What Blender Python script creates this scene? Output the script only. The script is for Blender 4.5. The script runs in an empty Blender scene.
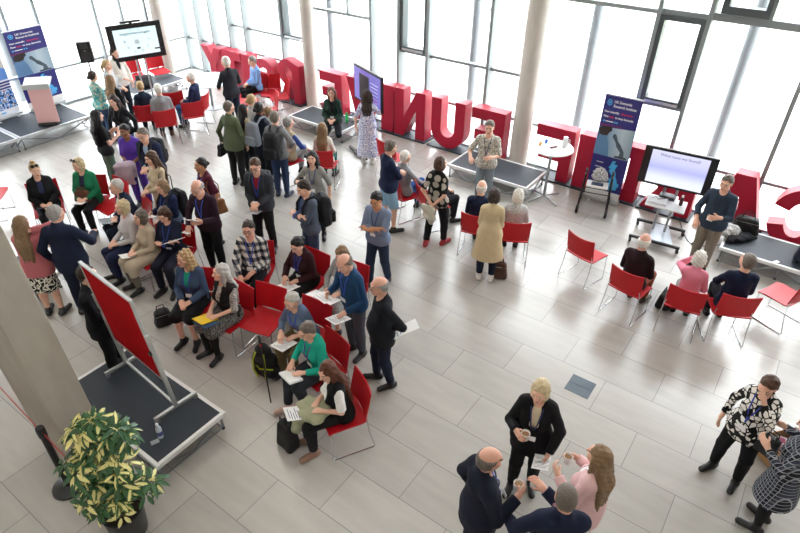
import bpy, bmesh, math, random
import numpy as np
import openvdb
from mathutils import Vector, Matrix

# ------------------------------------------------------------------ camera, world, lights, exposure
SC = bpy.context.scene
COL = SC.collection
CAM_H, FPX, PITCH, ROLL = 5.75, 590.04, 0.6171, 0.01516
def ray(px, py):
    x = (px-400)/FPX; y = -(py-266.5)/FPX
    cr, sr = math.cos(ROLL), math.sin(ROLL); x, y = x*cr-y*sr, x*sr+y*cr
    c, s = math.cos(PITCH), math.sin(PITCH)
    return (x, c+y*s, -s+y*c)
def G(px, py, z=0.0):                      # photo pixel -> point of the plane at height z
    r = ray(px, py); t = (z-CAM_H)/r[2]
    return Vector((r[0]*t, r[1]*t, z))
cam = bpy.data.cameras.new('camera'); cam.lens = FPX*36/800; cam.sensor_width = 36
cam.clip_end = 300
camo = bpy.data.objects.new('camera', cam); COL.objects.link(camo); SC.camera = camo
_c = Vector(ray(400, 266.5)); _r = (Vector(ray(401, 266.5))-_c).normalized(); _u = (Vector(ray(400, 265.5))-_c).normalized()
_m = Matrix((_r, _u, -_c.normalized())).transposed().to_4x4(); _m.translation = (0, 0, CAM_H)
camo.matrix_world = _m

SC.view_settings.view_transform = 'Standard'; SC.view_settings.look = 'None'
SC.view_settings.gamma = 1; SC.view_settings.use_curve_mapping = False
SC.view_settings.exposure = 0.36
W = bpy.data.worlds.new('overcast_sky'); SC.world = W; W.use_nodes = True
bg = W.node_tree.nodes['Background']; bg.inputs[0].default_value = (0.94, 0.97, 1.0, 1); bg.inputs[1].default_value = 8.5

YAW = -0.61423
UX, UY = math.cos(YAW), math.sin(YAW)
def SNP(s, n, z=0.0): return Vector((s*UX-n*UY, s*UY+n*UX, z))     # building axes: s along the glass front, n towards it
def area(name, s, n, z, sx, sy, power, col):
    l = bpy.data.lights.new(name, 'AREA'); l.shape = 'RECTANGLE'; l.size = sx; l.size_y = sy; l.energy = power; l.color = col
    o = bpy.data.objects.new(name, l); COL.objects.link(o); o.location = SNP(s, n, z); o.rotation_euler = (0, 0, YAW)
    return o
for i, (s, n) in enumerate([(-9, 1.0), (-2, 1.0), (5, 1.0), (-9, 7.0), (-2, 7.0), (5, 7.0)]):
    area('ceiling_fill_light', s, n, 8.85, 2.4, 1.6, 55, (1.0, 0.93, 0.84))  # unseen area lights added under the ceiling as warm fill for the hall

# ------------------------------------------------------------------ helpers
random.seed(7)
def tag(o, label=None, cat=None, group=None, kind=None):
    if label: o['label'] = label
    if cat: o['category'] = cat
    if group: o['group'] = group
    if kind: o['kind'] = kind
    return o
def empty(name, loc=(0, 0, 0), rz=0.0, label=None, cat=None, group=None):
    o = bpy.data.objects.new(name, None); COL.objects.link(o); o.empty_display_size = .1
    o.location = loc; o.rotation_euler = (0, 0, rz)
    return tag(o, label, cat, group)
def link(name, me, mat=None, parent=None, smooth=False):
    o = bpy.data.objects.new(name, me); COL.objects.link(o)
    if mat is not None:
        for m in (mat if isinstance(mat, (list, tuple)) else [mat]): me.materials.append(m)
    if smooth: me.polygons.foreach_set('use_smooth', [True]*len(me.polygons))
    if parent is not None: o.parent = parent
    return o
class MB:
    def __init__(s): s.bm = bmesh.new()
    def box(s, c, d, rot=None, bevel=0.0):
        r = bmesh.ops.create_cube(s.bm, size=1.0); vs = r['verts']
        bmesh.ops.scale(s.bm, vec=d, verts=vs)
        if bevel:
            es = list({e for v in vs for e in v.link_edges})
            q = bmesh.ops.bevel(s.bm, geom=es, offset=bevel, segments=2, affect='EDGES', profile=.5)
            vs = list({v for f in q['faces'] for v in f.verts} | {v for v in vs if v.is_valid})
        if rot is not None: bmesh.ops.rotate(s.bm, cent=(0, 0, 0), matrix=rot, verts=vs)
        bmesh.ops.translate(s.bm, vec=c, verts=vs); return s
    def tube(s, pts, r, n=8, closed=False, caps=True):
        pts = [Vector(p) for p in pts]; N = len(pts); rings = []
        rr = r if isinstance(r, (list, tuple)) else [r]*N
        up = None
        for i, p in enumerate(pts):
            a = pts[(i-1) % N] if (closed or i > 0) else p; b = pts[(i+1) % N] if (closed or i < N-1) else p
            d = (b-a)
            d = d.normalized() if d.length > 1e-9 else Vector((0, 0, 1))
            if up is None: up = d.orthogonal().normalized()
            up = (up - d*up.dot(d)); up = up.normalized() if up.length > 1e-6 else d.orthogonal().normalized()
            w = d.cross(up)
            rings.append([s.bm.verts.new(p + (up*math.cos(t)+w*math.sin(t))*rr[i]) for t in [2*math.pi*k/n for k in range(n)]])
        for i in range(N if closed else N-1):
            A, B = rings[i], rings[(i+1) % N]
            for k in range(n): s.bm.faces.new((A[k], A[(k+1) % n], B[(k+1) % n], B[k]))
        if caps and not closed:
            s.bm.faces.new(rings[0][::-1]); s.bm.faces.new(rings[-1])
        return s
    def lathe(s, prof, c=(0, 0, 0), n=20, cap=True):
        rings = []
        for (r, z) in prof: rings.append([s.bm.verts.new((c[0]+r*math.cos(2*math.pi*k/n), c[1]+r*math.sin(2*math.pi*k/n), c[2]+z)) for k in range(n)])
        for A, B in zip(rings, rings[1:]):
            for k in range(n): s.bm.faces.new((A[k], A[(k+1) % n], B[(k+1) % n], B[k]))
        if cap:
            s.bm.faces.new(rings[0][::-1]); s.bm.faces.new(rings[-1])
        return s
    def grid(s, fn, nu, nv, thick=0.0):
        def sheet(off):
            return [[s.bm.verts.new(Vector(fn(i/(nu-1), j/(nv-1))) + off) for j in range(nv)] for i in range(nu)]
        P = sheet(Vector((0, 0, 0)))
        for i in range(nu-1):
            for j in range(nv-1): s.bm.faces.new((P[i][j], P[i+1][j], P[i+1][j+1], P[i][j+1]))
        if thick:
            s.bm.normal_update()
            nrm = {v: v.normal.copy() for r in P for v in r}
            Q = [[s.bm.verts.new(v.co - nrm[v]*thick) for v in r] for r in P]
            for i in range(nu-1):
                for j in range(nv-1): s.bm.faces.new((Q[i][j+1], Q[i+1][j+1], Q[i+1][j], Q[i][j]))
            ring = [(i, 0) for i in range(nu)] + [(nu-1, j) for j in range(1, nv)] + [(i, nv-1) for i in range(nu-2, -1, -1)] + [(0, j) for j in range(nv-2, 0, -1)]
            for (a, b) in zip(ring, ring[1:]+ring[:1]):
                s.bm.faces.new((P[b[0]][b[1]], P[a[0]][a[1]], Q[a[0]][a[1]], Q[b[0]][b[1]]))
        return s
    def poly(s, pts, ext):
        v = [s.bm.verts.new(p) for p in pts]; f = s.bm.faces.new(v)
        r = bmesh.ops.extrude_face_region(s.bm, geom=[f])
        bmesh.ops.translate(s.bm, vec=ext, verts=[x for x in r['geom'] if isinstance(x, bmesh.types.BMVert)])
        return s
    def build(s, name, mat=None, parent=None, smooth=False, loc=None):
        bmesh.ops.recalc_face_normals(s.bm, faces=s.bm.faces)
        me = bpy.data.meshes.new(name); s.bm.to_mesh(me); s.bm.free()
        if smooth:
            for p in me.polygons: p.use_smooth = True
        o = link(name, me, mat, parent)
        if smooth: me.set_sharp_from_angle(angle=math.radians(40))
        if loc is not None: o.location = loc
        return o
def RZ(a): return Matrix.Rotation(a, 3, 'Z')
def RX(a): return Matrix.Rotation(a, 3, 'X')
def RY(a): return Matrix.Rotation(a, 3, 'Y')
def children(o, _c={}):
    return [c for c in COL.objects if c.parent == o]
def copy_tree(o, parent=None, kids=None):
    c = o.copy(); COL.objects.link(c)
    if parent is not None: c.parent = parent
    for ch in (kids or KIDS(o)): copy_tree(ch, c)
    return c
def KIDS(o): return list(o.children)

# ------------------------------------------------------------------ materials
MATS = {}
def srgb(c):
    if isinstance(c, str):
        c = [int(c[i:i+2], 16)/255 for i in (0, 2, 4)]
    return tuple((x/12.92 if x <= .04045 else ((x+.055)/1.055)**2.4) for x in c) + (1,)
def nt(name):
    m = bpy.data.materials.new(name); m.use_nodes = True
    return m, m.node_tree.nodes, m.node_tree.links, m.node_tree.nodes['Principled BSDF']
def M(col, rough=.7, metal=0.0, spec=.5, noise=0.0, nscale=12.0, emit=0.0, bump=0.0, key='', var=0.0):
    k = ('M', col, rough, metal, spec, noise, nscale, emit, bump, key, var)
    if k in MATS: return MATS[k]
    m, N, L, b = nt('mat_%d' % len(MATS))
    b.inputs['Base Color'].default_value = srgb(col); b.inputs['Roughness'].default_value = rough
    b.inputs['Metallic'].default_value = metal; b.inputs['Specular IOR Level'].default_value = spec
    if noise or bump:
        tc = N.new('ShaderNodeTexCoord'); nz = N.new('ShaderNodeTexNoise'); nz.inputs['Scale'].default_value = nscale; nz.inputs['Detail'].default_value = 5
        L.new(tc.outputs['Object'], nz.inputs['Vector'])
        if noise:
            mx = N.new('ShaderNodeMix'); mx.data_type = 'RGBA'; c = srgb(col)
            mx.inputs[6].default_value = tuple(x*(1-noise) for x in c[:3])+(1,); mx.inputs[7].default_value = tuple(min(1, x*(1+noise)) for x in c[:3])+(1,)
            L.new(nz.outputs['Fac'], mx.inputs[0]); L.new(mx.outputs[2], b.inputs['Base Color'])
        if bump:
            bp = N.new('ShaderNodeBump'); bp.inputs['Strength'].default_value = bump; bp.inputs['Distance'].default_value = .01
            L.new(nz.outputs['Fac'], bp.inputs['Height']); L.new(bp.outputs[0], b.inputs['Normal'])
    if emit:
        b.inputs['Emission Color'].default_value = srgb(col); b.inputs['Emission Strength'].default_value = emit
    MATS[k] = m; return m
def ramp(N, stops, interp='CONSTANT'):
    r = N.new('ShaderNodeValToRGB'); r.color_ramp.interpolation = interp
    e = r.color_ramp.elements
    while len(e) < len(stops): e.new(.5)
    for x, (p, c) in zip(e, stops): x.position = p; x.color = srgb(c)
    return r
def PAT(kind, *cols, scale=1.0, rough=.85):
    """woven / printed cloths: plaid, dots, floral, graphic, stripe, knit, marble"""
    k = ('P', kind, cols, scale, rough)
    if k in MATS: return MATS[k]
    m, N, L, b = nt('cloth_%s_%d' % (kind, len(MATS))); b.inputs['Roughness'].default_value = rough
    b.inputs['Specular IOR Level'].default_value = .25
    tc = N.new('ShaderNodeTexCoord'); v = tc.outputs['Object']
    def math_(op, a, bb=None):
        n = N.new('ShaderNodeMath'); n.operation = op
        for i, x in enumerate((a, bb)):
            if x is None: continue
            if isinstance(x, (int, float)): n.inputs[i].default_value = x
            else: L.new(x, n.inputs[i])
        return n.outputs[0]
    if kind == 'plaid':
        sp = N.new('ShaderNodeSeparateXYZ'); L.new(v, sp.inputs[0])
        f = 9*scale
        a = math_('LESS_THAN', math_('FRACT', math_('MULTIPLY', math_('ADD', sp.outputs[0], sp.outputs[1]), f)), .48)
        c = math_('LESS_THAN', math_('FRACT', math_('MULTIPLY', sp.outputs[2], f)), .48)
        r = ramp(N, [(0, cols[0]), (.4, cols[1]), (.9, cols[2])]); L.new(math_('MULTIPLY', math_('ADD', a, c), .5), r.inputs[0])
        L.new(r.outputs[0], b.inputs['Base Color'])
    elif kind == 'check':       # thin pale lines on dark
        sp = N.new('ShaderNodeSeparateXYZ'); L.new(v, sp.inputs[0]); f = 13*scale
        a = math_('LESS_THAN', math_('FRACT', math_('MULTIPLY', math_('ADD', sp.outputs[0], sp.outputs[1]), f)), .16)
        c = math_('LESS_THAN', math_('FRACT', math_('MULTIPLY', sp.outputs[2], f)), .16)
        a2 = math_('LESS_THAN', math_('FRACT', math_('MULTIPLY', math_('ADD', sp.outputs[0], sp.outputs[1]), f*.5)), .4)
        mx = math_('MAXIMUM', a, c); s = math_('ADD', math_('MULTIPLY', a2, .3), math_('MULTIPLY', mx, .65))
        r = ramp(N, [(0, cols[0]), (.25, cols[1]), (.5, cols[2])]); L.new(s, r.inputs[0]); L.new(r.outputs[0], b.inputs['Base Color'])
    elif kind == 'stripe':
        sp = N.new('ShaderNodeSeparateXYZ'); L.new(v, sp.inputs[0])
        c = math_('FRACT', math_('MULTIPLY', sp.outputs[2], 14*scale))
        r = ramp(N, [(0, cols[0]), (.55, cols[1])]); L.new(c, r.inputs[0]); L.new(r.outputs[0], b.inputs['Base Color'])
    elif kind == 'dots':
        vo = N.new('ShaderNodeTexVoronoi'); vo.inputs['Scale'].default_value = 6.5*scale; vo.inputs['Randomness'].default_value = .35; L.new(v, vo.inputs['Vector'])
        r = ramp(N, [(0, cols[0]), (.43, cols[1])]); L.new(vo.outputs['Distance'], r.inputs[0]); L.new(r.outputs[0], b.inputs['Base Color'])
    elif kind == 'graphic':
        vo = N.new('ShaderNodeTexVoronoi'); vo.feature = 'DISTANCE_TO_EDGE'; vo.inputs['Scale'].default_value = 8*scale; L.new(v, vo.inputs['Vector'])
        vc = N.new('ShaderNodeTexVoronoi'); vc.inputs['Scale'].default_value = 8*scale; L.new(v, vc.inputs['Vector'])
        sp = N.new('ShaderNodeSeparateColor'); L.new(vc.outputs['Color'], sp.inputs[0])
        big = math_('GREATER_THAN', vo.outputs['Distance'], .085); pick = math_('GREATER_THAN', sp.outputs[0], .30)
        r = ramp(N, [(0, cols[0]), (.5, cols[1])]); L.new(math_('MULTIPLY', big, pick), r.inputs[0]); L.new(r.outputs[0], b.inputs['Base Color'])
    else:                       # floral / marble: several colours broken up by noise
        nz = N.new('ShaderNodeTexNoise'); nz.inputs['Scale'].default_value = (16 if kind == 'floral' else 40)*scale; nz.inputs['Detail'].default_value = 2.0
        L.new(v, nz.inputs['Vector'])
        n = len(cols); st = [(0, cols[0])] + [(.36+.3*i/max(1, n-1), cols[i]) for i in range(1, n)]
        r = ramp(N, st, 'CONSTANT' if kind == 'floral' else 'LINEAR'); L.new(nz.outputs['Fac'], r.inputs[0]); L.new(r.outputs[0], b.inputs['Base Color'])
    MATS[k] = m; return m
def cloth(col, rough=.88): return M(col, rough, 0, .25, .12, 30, 0, .25)
CHROME = M('c9ccce', .18, 1.0); STEEL = M('a9adb0', .35, .9); BLACK = M('101114', .45); BLACKM = M('17181b', .7)
WHITE = M('e9eaea', .5); ALU = M('d3d6d8', .38, .75); FRAMEWHITE = M('e4e6e6', .42)
RED = M('c20d1e', .55, 0, .4, .06, 20); REDSEAT = M('bb0c1c', .5, 0, .4)
LETTER = M('ab0f31', .5, 0, .4, .04, 3)
CARPET = M('232c37', .6, 0, .5, .2, 160, 0, .2); FRAMEGREY = M('8d9698', .5, .1)
PAPER = M('f1f2f3', .8); SKIN = {}

# floor: long stone tiles laid in staggered rows along the glass front
def floor_mat():
    m, N, L, b = nt('stone_tiles')
    tc = N.new('ShaderNodeTexCoord'); mp = N.new('ShaderNodeMapping'); L.new(tc.outputs['Object'], mp.inputs[0])
    mp.inputs['Location'].default_value = (0.33, -0.6637, 0)
    br = N.new('ShaderNodeTexBrick'); br.offset = .5; br.inputs['Scale'].default_value = 1.0
    br.inputs['Brick Width'].default_value = 1.213; br.inputs['Row Height'].default_value = .60646
    br.inputs['Mortar Size'].default_value = .0045; br.inputs['Mortar Smooth'].default_value = .2
    br.inputs['Color1'].default_value = srgb('bdbab5'); br.inputs['Color2'].default_value = srgb('b1aea9'); br.inputs['Mortar'].default_value = srgb('888887')
    L.new(mp.outputs[0], br.inputs['Vector'])
    m2 = N.new('ShaderNodeMapping'); L.new(tc.outputs['Object'], m2.inputs[0]); m2.inputs['Scale'].default_value = (.7, 3.5, 1)
    nz = N.new('ShaderNodeTexNoise'); nz.inputs['Scale'].default_value = 2.2; nz.inputs['Detail'].default_value = 7; L.new(m2.outputs[0], nz.inputs['Vector'])
    mx = N.new('ShaderNodeMix'); mx.data_type = 'RGBA'; mx.blend_type = 'MULTIPLY'; mx.inputs[0].default_value = .22
    r = ramp(N, [(.3, 'b6b2ad'), (.7, 'ffffff')], 'LINEAR'); L.new(nz.outputs['Fac'], r.inputs[0])
    L.new(br.outputs['Color'], mx.inputs[6]); L.new(r.outputs[0], mx.inputs[7]); L.new(mx.outputs[2], b.inputs['Base Color'])
    b.inputs['Roughness'].default_value = .24; b.inputs['Specular IOR Level'].default_value = .72
    return m
def concrete(col, sc=1.0):
    m, N, L, b = nt('concrete'); tc = N.new('ShaderNodeTexCoord')
    nz = N.new('ShaderNodeTexNoise'); nz.inputs['Scale'].default_value = 3*sc; nz.inputs['Detail'].default_value = 9; nz.inputs['Roughness'].default_value = .65
    mp = N.new('ShaderNodeMapping'); mp.inputs['Scale'].default_value = (1, 1, .35); L.new(tc.outputs['Object'], mp.inputs[0]); L.new(mp.outputs[0], nz.inputs['Vector'])
    c = srgb(col); r = N.new('ShaderNodeMix'); r.data_type = 'RGBA'
    r.inputs[6].default_value = tuple(x*.72 for x in c[:3])+(1,); r.inputs[7].default_value = tuple(min(1, x*1.22) for x in c[:3])+(1,)
    L.new(nz.outputs['Fac'], r.inputs[0]); L.new(r.outputs[2], b.inputs['Base Color']); b.inputs['Roughness'].default_value = .85
    bp = N.new('ShaderNodeBump'); bp.inputs['Strength'].default_value = .2; bp.inputs['Distance'].default_value = .01; L.new(nz.outputs['Fac'], bp.inputs['Height']); L.new(bp.outputs[0], b.inputs['Normal'])
    return m
def glass_mat():
    m = bpy.data.materials.new('clear_glass'); m.use_nodes = True; N, L = m.node_tree.nodes, m.node_tree.links; N.clear()
    o = N.new('ShaderNodeOutputMaterial'); t = N.new('ShaderNodeBsdfTransparent'); t.inputs[0].default_value = (.96, .97, .97, 1)
    g = N.new('ShaderNodeBsdfGlossy'); g.inputs['Roughness'].default_value = .02
    fr = N.new('ShaderNodeLayerWeight'); fr.inputs[0].default_value = .15; q = N.new('ShaderNodeMath'); q.operation = 'MULTIPLY'; q.inputs[1].default_value = .45; L.new(fr.outputs['Fresnel'], q.inputs[0]); mx = N.new('ShaderNodeMixShader')
    L.new(q.outputs[0], mx.inputs[0]); L.new(t.outputs[0], mx.inputs[1]); L.new(g.outputs[0], mx.inputs[2]); L.new(mx.outputs[0], o.inputs[0])
    return m
GLASS = glass_mat()

# ------------------------------------------------------------------ setting
NG, SL, SR, NB, ZC = 11.55, -16.3, 12.0, -3.5, 9.0
ZG = 5.3      # glass plane, left glass wall, right wall, back wall, ceiling
def frame_root(name):                                    # object whose local x,y are s,n
    return name
def sbox(mb, s0, s1, n0, n1, z0, z1): mb.box(((s0+s1)/2, (n0+n1)/2, (z0+z1)/2), (abs(s1-s0), abs(n1-n0), abs(z1-z0)))
def sbuild(mb, name, mat, parent=None, smooth=False, structure=True):
    o = mb.build(name, mat, parent, smooth)
    if parent is None: o.rotation_euler = (0, 0, YAW)
    if structure and parent is None: o['kind'] = 'structure'
    return o
mb = MB(); sbox(mb, SL, SR, NB, NG+.12, -.2, 0); sbuild(mb, 'floor', floor_mat())
mb = MB(); sbox(mb, SL-.3, SR+.3, NB-.3, NG+.3, ZC, ZC+.2); sbuild(mb, 'ceiling', M('e6e3de', .9))
mb = MB(); sbox(mb, SR, SR+.2, NB, NG, 0, ZC); sbuild(mb, 'wall_right', M('e3dfd8', .9))
mb = MB(); sbox(mb, SL-.2, SR+.2, NB-.2, NB, 0, ZC); sbuild(mb, 'wall_back', M('dcd7cf', .9))
mb = MB(); sbox(mb, SL-.2, SR+.2, NG, NG+.2, ZG, ZC); sbox(mb, 4.6, SR+.2, NG, NG+.2, 0, ZG); sbuild(mb, 'added_wall_front', M('dcd8d2', .9))  # added solid wall in the glass front, blocks sky light from the foreground floor
mb = MB(); sbox(mb, SL-.2, SL, 2.4, NG, ZG, ZC); sbox(mb, SL-.2, SL, NB, 2.4, 0, ZC); sbuild(mb, 'wall_left', M('dfdbd4', .9))  # unseen wall; solid stretch and band over the glass shaped to darken near floor
mb = MB(); sbox(mb, -70, 60, NG+.12, 90, -.25, -.03); sbox(mb, -70, SL-.02, NB, NG+.12, -.25, -.03); sbuild(mb, 'outside_paving', M('c9c5bf', .9, 0, .3, .15, .8))
mb = MB(); sbox(mb, 2, 22, 24, 60, -.03, .02); sbuild(mb, 'outside_lawn', M('8fa862', .95, 0, .2, .3, 2))

def window(idx, axis, a0, a1, rails, posts=(), dark=()):
    """one bay of the glass wall: a left mullion, rails and a pane; axis 'n' lies on the front, 's' on the left side wall"""
    def bx(mb, lo, hi, d0, d1, z0, z1):
        if axis == 'n': sbox(mb, lo, hi, NG+d0, NG+d1, z0, z1)
        else: sbox(mb, SL-d1, SL-d0, lo, hi, z0, z1)
    mb = MB()
    bx(mb, a0-.035, a0+.035, -.12, .14, 0, ZG)
    for z, t in rails: bx(mb, a0+.03, a1-.03, -.02, .10, z-t/2, z+t/2)
    bx(mb, a0+.03, a1-.03, -.03, .12, 0, .06)
    for p, z0, z1 in posts: bx(mb, p-.025, p+.025, -.02, .10, z0, z1)
    f = sbuild(mb, 'window_%d' % idx, FRAMEGREY)
    if dark:
        for (z0, z1) in dark:
            mb = MB(); w = .085
            bx(mb, a0+.03, a0+.03+w, -.09, .13, z0, z1); bx(mb, a1-.03-w, a1-.03, -.09, .13, z0, z1)
            bx(mb, a0+.03+w, a1-.03-w, -.09, .13, z0, z0+w); bx(mb, a0+.03+w, a1-.03-w, -.09, .13, z1-w, z1)
            o = mb.build('opening_sash', M('565f62', .45, .2), f)
            mb = MB(); bx(mb, a0+.03+w, a1-.03-w, -.12, -.095, z0+.01, z0+.05); mb.build('sash_bar', ALU, f)
    mb = MB(); bx(mb, a0+.025, a1-.025, .03, .042, .05, ZG); p = mb.build('pane', GLASS, f)
    return f
LOW = (.94, .055)
wi = 1
FRONT = [(-16.25, -15.58, [LOW, (5.2, .06)], (), ()), (-15.58, -14.9, [LOW, (5.2, .06)], (), ()), (-14.9, -14.14, [LOW, (5.2, .06)], (), ()), (-14.14, -13.48, [LOW, (1.6, .06), (5.2, .06)], (), ()),
         (-13.48, -12.03, [LOW, (1.6, .06), (5.2, .06)], (), ()), (-12.03, -11.05, [LOW, (1.6, .08), (5.2, .06)], (), ((1.62, 3.4),)), (-11.05, -9.02, [LOW, (2.46, .06), (5.2, .06)], ((-9.8, 2.46, 5.2),), ()),
         (-9.02, -8.22, [LOW, (5.2, .06)], (), ()), (-8.22, -7.42, [LOW, (1.9, .07), (5.2, .06)], (), ((1.94, 3.5),)), (-7.42, -5.87, [LOW, (1.9, .06), (3.5, .07)], (), ()),
         (-5.87, -5.07, [LOW, (1.9, .06), (3.5, .07)], (), ()), (-5.07, -2.67, [LOW, (3.48, .07)], (), ()), (-2.67, -1.85, [LOW, (1.9, .08), (3.5, .08)], (), ((1.94, 3.46),)),
         (-1.85, -.24, [LOW, (3.52, .12)], ((-.98, 3.55, 5.2),), ()), (-.24, 1.4, [LOW, (3.52, .12)], (), ()), (1.4, 3.0, [LOW, (3.52, .12)], (), ()), (3.0, 4.6, [LOW, (3.52, .12)], (), ())]
for a0, a1, rails, posts, dark in FRONT:
    window(wi, 'n', a0, a1, rails, posts, dark); wi += 1
for a0, a1 in zip((2.4, 4.0, 5.25, 6.55, 7.3, 8.8, 9.54, 10.28), (4.0, 5.25, 6.55, 7.3, 8.8, 9.54, 10.28, 11.5)):
    window(wi, 's', a0, a1, [LOW, (5.2, .06)]); wi += 1
mb = MB(); sbox(mb, -1.72, -1.0, NG-.1, NG+.12, 3.6, 3.72); sbox(mb, -1.72, -1.62, NG-.1, NG+.12, 3.72, 5.2); sbox(mb, -1.08, -1.0, NG-.1, NG+.12, 3.72, 5.2); sbuild(mb, 'trim_1', M('4e5659', .45, .2))

# concrete columns
CONC = concrete('c9c3bb'); CONCP = concrete('a39c92', 1.4)
for s, n, r in [(-16.08, 10.55, .17), (-10.97, 11.35, .17), (-4.83, 11.30, .20), (1.6, 11.3, .20)]:
    mb = MB(); mb.lathe([(r, 0), (r, ZC)], SNP(s, n), 40, True); o = mb.build('round_column', CONC, None, True); o['kind'] = 'structure'
mb = MB(); sbox(mb, -.455, .455, -.19, .19, -.1, ZC); o = mb.build('square_pillar', CONCP); o.location = SNP(-5.46, 1.40); o.rotation_euler = (0, math.radians(-8.5), YAW)      # a raking pillar, leaning away from the stage; o['kind'] = 'structure'
for v in o.data.edges: pass
bv = o.modifiers.new('bevel', 'BEVEL'); bv.width = .012; bv.segments = 2
# steel posts and bicycles outside the glass
for i, (px, py) in enumerate([(589, 60), (737, 80), (474, 50), (330, 10), (60, 20)]):
    r = ray(px, py); t = 13.2/(r[0]*-UY+r[1]*UX); p = Vector((r[0]*t, r[1]*t, -.03))
    if i == 4: p = SNP(-17.6, 6.9, -.03)
    mb = MB(); mb.lathe([(.10, 0), (.10, 8)], (0, 0, 0), 16); o = mb.build('canopy_post', M('7f858a', .5, .1), None, True); o.location = p
    tag(o, ['pale round steel post outside the glass behind the large parked banner', 'pale round steel post outside the wide pane right of the dark framed window',
            'slim pale post outside the glass above the letter U', 'slim pale post outside the glass just right of a concrete column', 'pale post outside the side glass behind the tall banner at far left'][i], 'post', 'pale posts outside the glass')

# ------------------------------------------------------------------ people: bodies and clothes grown from distance fields
def V(*a): return np.array(a, float)
def _norm(v): return v/(np.linalg.norm(v)+1e-12)
class RC:            # round cone a->b, optional flat end at b, optional squash: (axis, factor) makes it wider along axis
    def __init__(s, a, b, ra, rb, k=.02, wide=None, cut=False, cuta=False):
        s.a, s.b, s.ra, s.rb, s.k, s.wide, s.cut, s.cuta = np.array(a, float), np.array(b, float), ra, rb, k, wide, cut, cuta
    def box(s, pad):
        f = (s.wide[1] if s.wide else 1); r = max(s.ra, s.rb)*max(f, 1)+pad
        return np.minimum(s.a, s.b)-r, np.maximum(s.a, s.b)+r
    def grow(s, d): return RC(s.a, s.b, s.ra+d, s.rb+d, s.k, s.wide, s.cut, s.cuta)
    def d(s, X, Y, Z):
        ab = s.b-s.a; x, y, z = X-s.a[0], Y-s.a[1], Z-s.a[2]; f = 1.0
        L2 = ab@ab+1e-12
        t = (x*ab[0]+y*ab[1]+z*ab[2])/L2; tt = np.clip(t, 0, 1)
        dx, dy, dz = x-tt*ab[0], y-tt*ab[1], z-tt*ab[2]
        if s.wide:
            w, f = s.wide; q = (dx*w[0]+dy*w[1]+dz*w[2])*(1-1/f)
            dx, dy, dz = dx-q*w[0], dy-q*w[1], dz-q*w[2]
        d = np.sqrt(dx*dx+dy*dy+dz*dz)-(s.ra+(s.rb-s.ra)*tt)
        L = L2**.5
        if s.cut: d = np.maximum(d, (t-1)*L)
        if s.cuta: d = np.maximum(d, -t*L)
        return d
class EL:            # ellipsoid with its own axes
    def __init__(s, c, r, R=None, k=.02): s.c, s.r, s.R, s.k = np.array(c, float), np.array(r, float), (np.eye(3) if R is None else R), k
    def box(s, pad): m = s.r.max()+pad; return s.c-m, s.c+m
    def grow(s, d): return EL(s.c, s.r+d, s.R, s.k)
    def d(s, X, Y, Z):
        x, y, z = X-s.c[0], Y-s.c[1], Z-s.c[2]; R = s.R
        u = (x*R[0, 0]+y*R[1, 0]+z*R[2, 0])/s.r[0]; v = (x*R[0, 1]+y*R[1, 1]+z*R[2, 1])/s.r[1]; w = (x*R[0, 2]+y*R[1, 2]+z*R[2, 2])/s.r[2]
        return (np.sqrt(u*u+v*v+w*w)-1)*s.r.min()
class RB:            # rounded box, axis-aligned, tapered towards its top by `tp`
    def __init__(s, c, h, r, k=.02, tp=0.0): s.c, s.h, s.r, s.k, s.tp = np.array(c, float), np.array(h, float), r, k, tp
    def box(s, pad): m = s.h+pad+.01; return s.c-m, s.c+m
    def grow(s, g): return RB(s.c, s.h+g, s.r+g, s.k, s.tp)
    def d(s, X, Y, Z):
        z = Z-s.c[2]; f = 1-s.tp*(z/s.h[2]+1)*.5
        q = [np.abs(X-s.c[0])/f-s.h[0]+s.r, np.abs(Y-s.c[1])/f-s.h[1]+s.r, np.abs(z)-s.h[2]+s.r]
        return np.sqrt(sum(np.maximum(x, 0)**2 for x in q))+np.minimum(np.maximum(np.maximum(q[0], q[1]), q[2]), 0)-s.r
def smin(a, b, k): h = np.maximum(k-np.abs(a-b), 0)/k; return np.minimum(a, b)-h*h*k*.25
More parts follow.
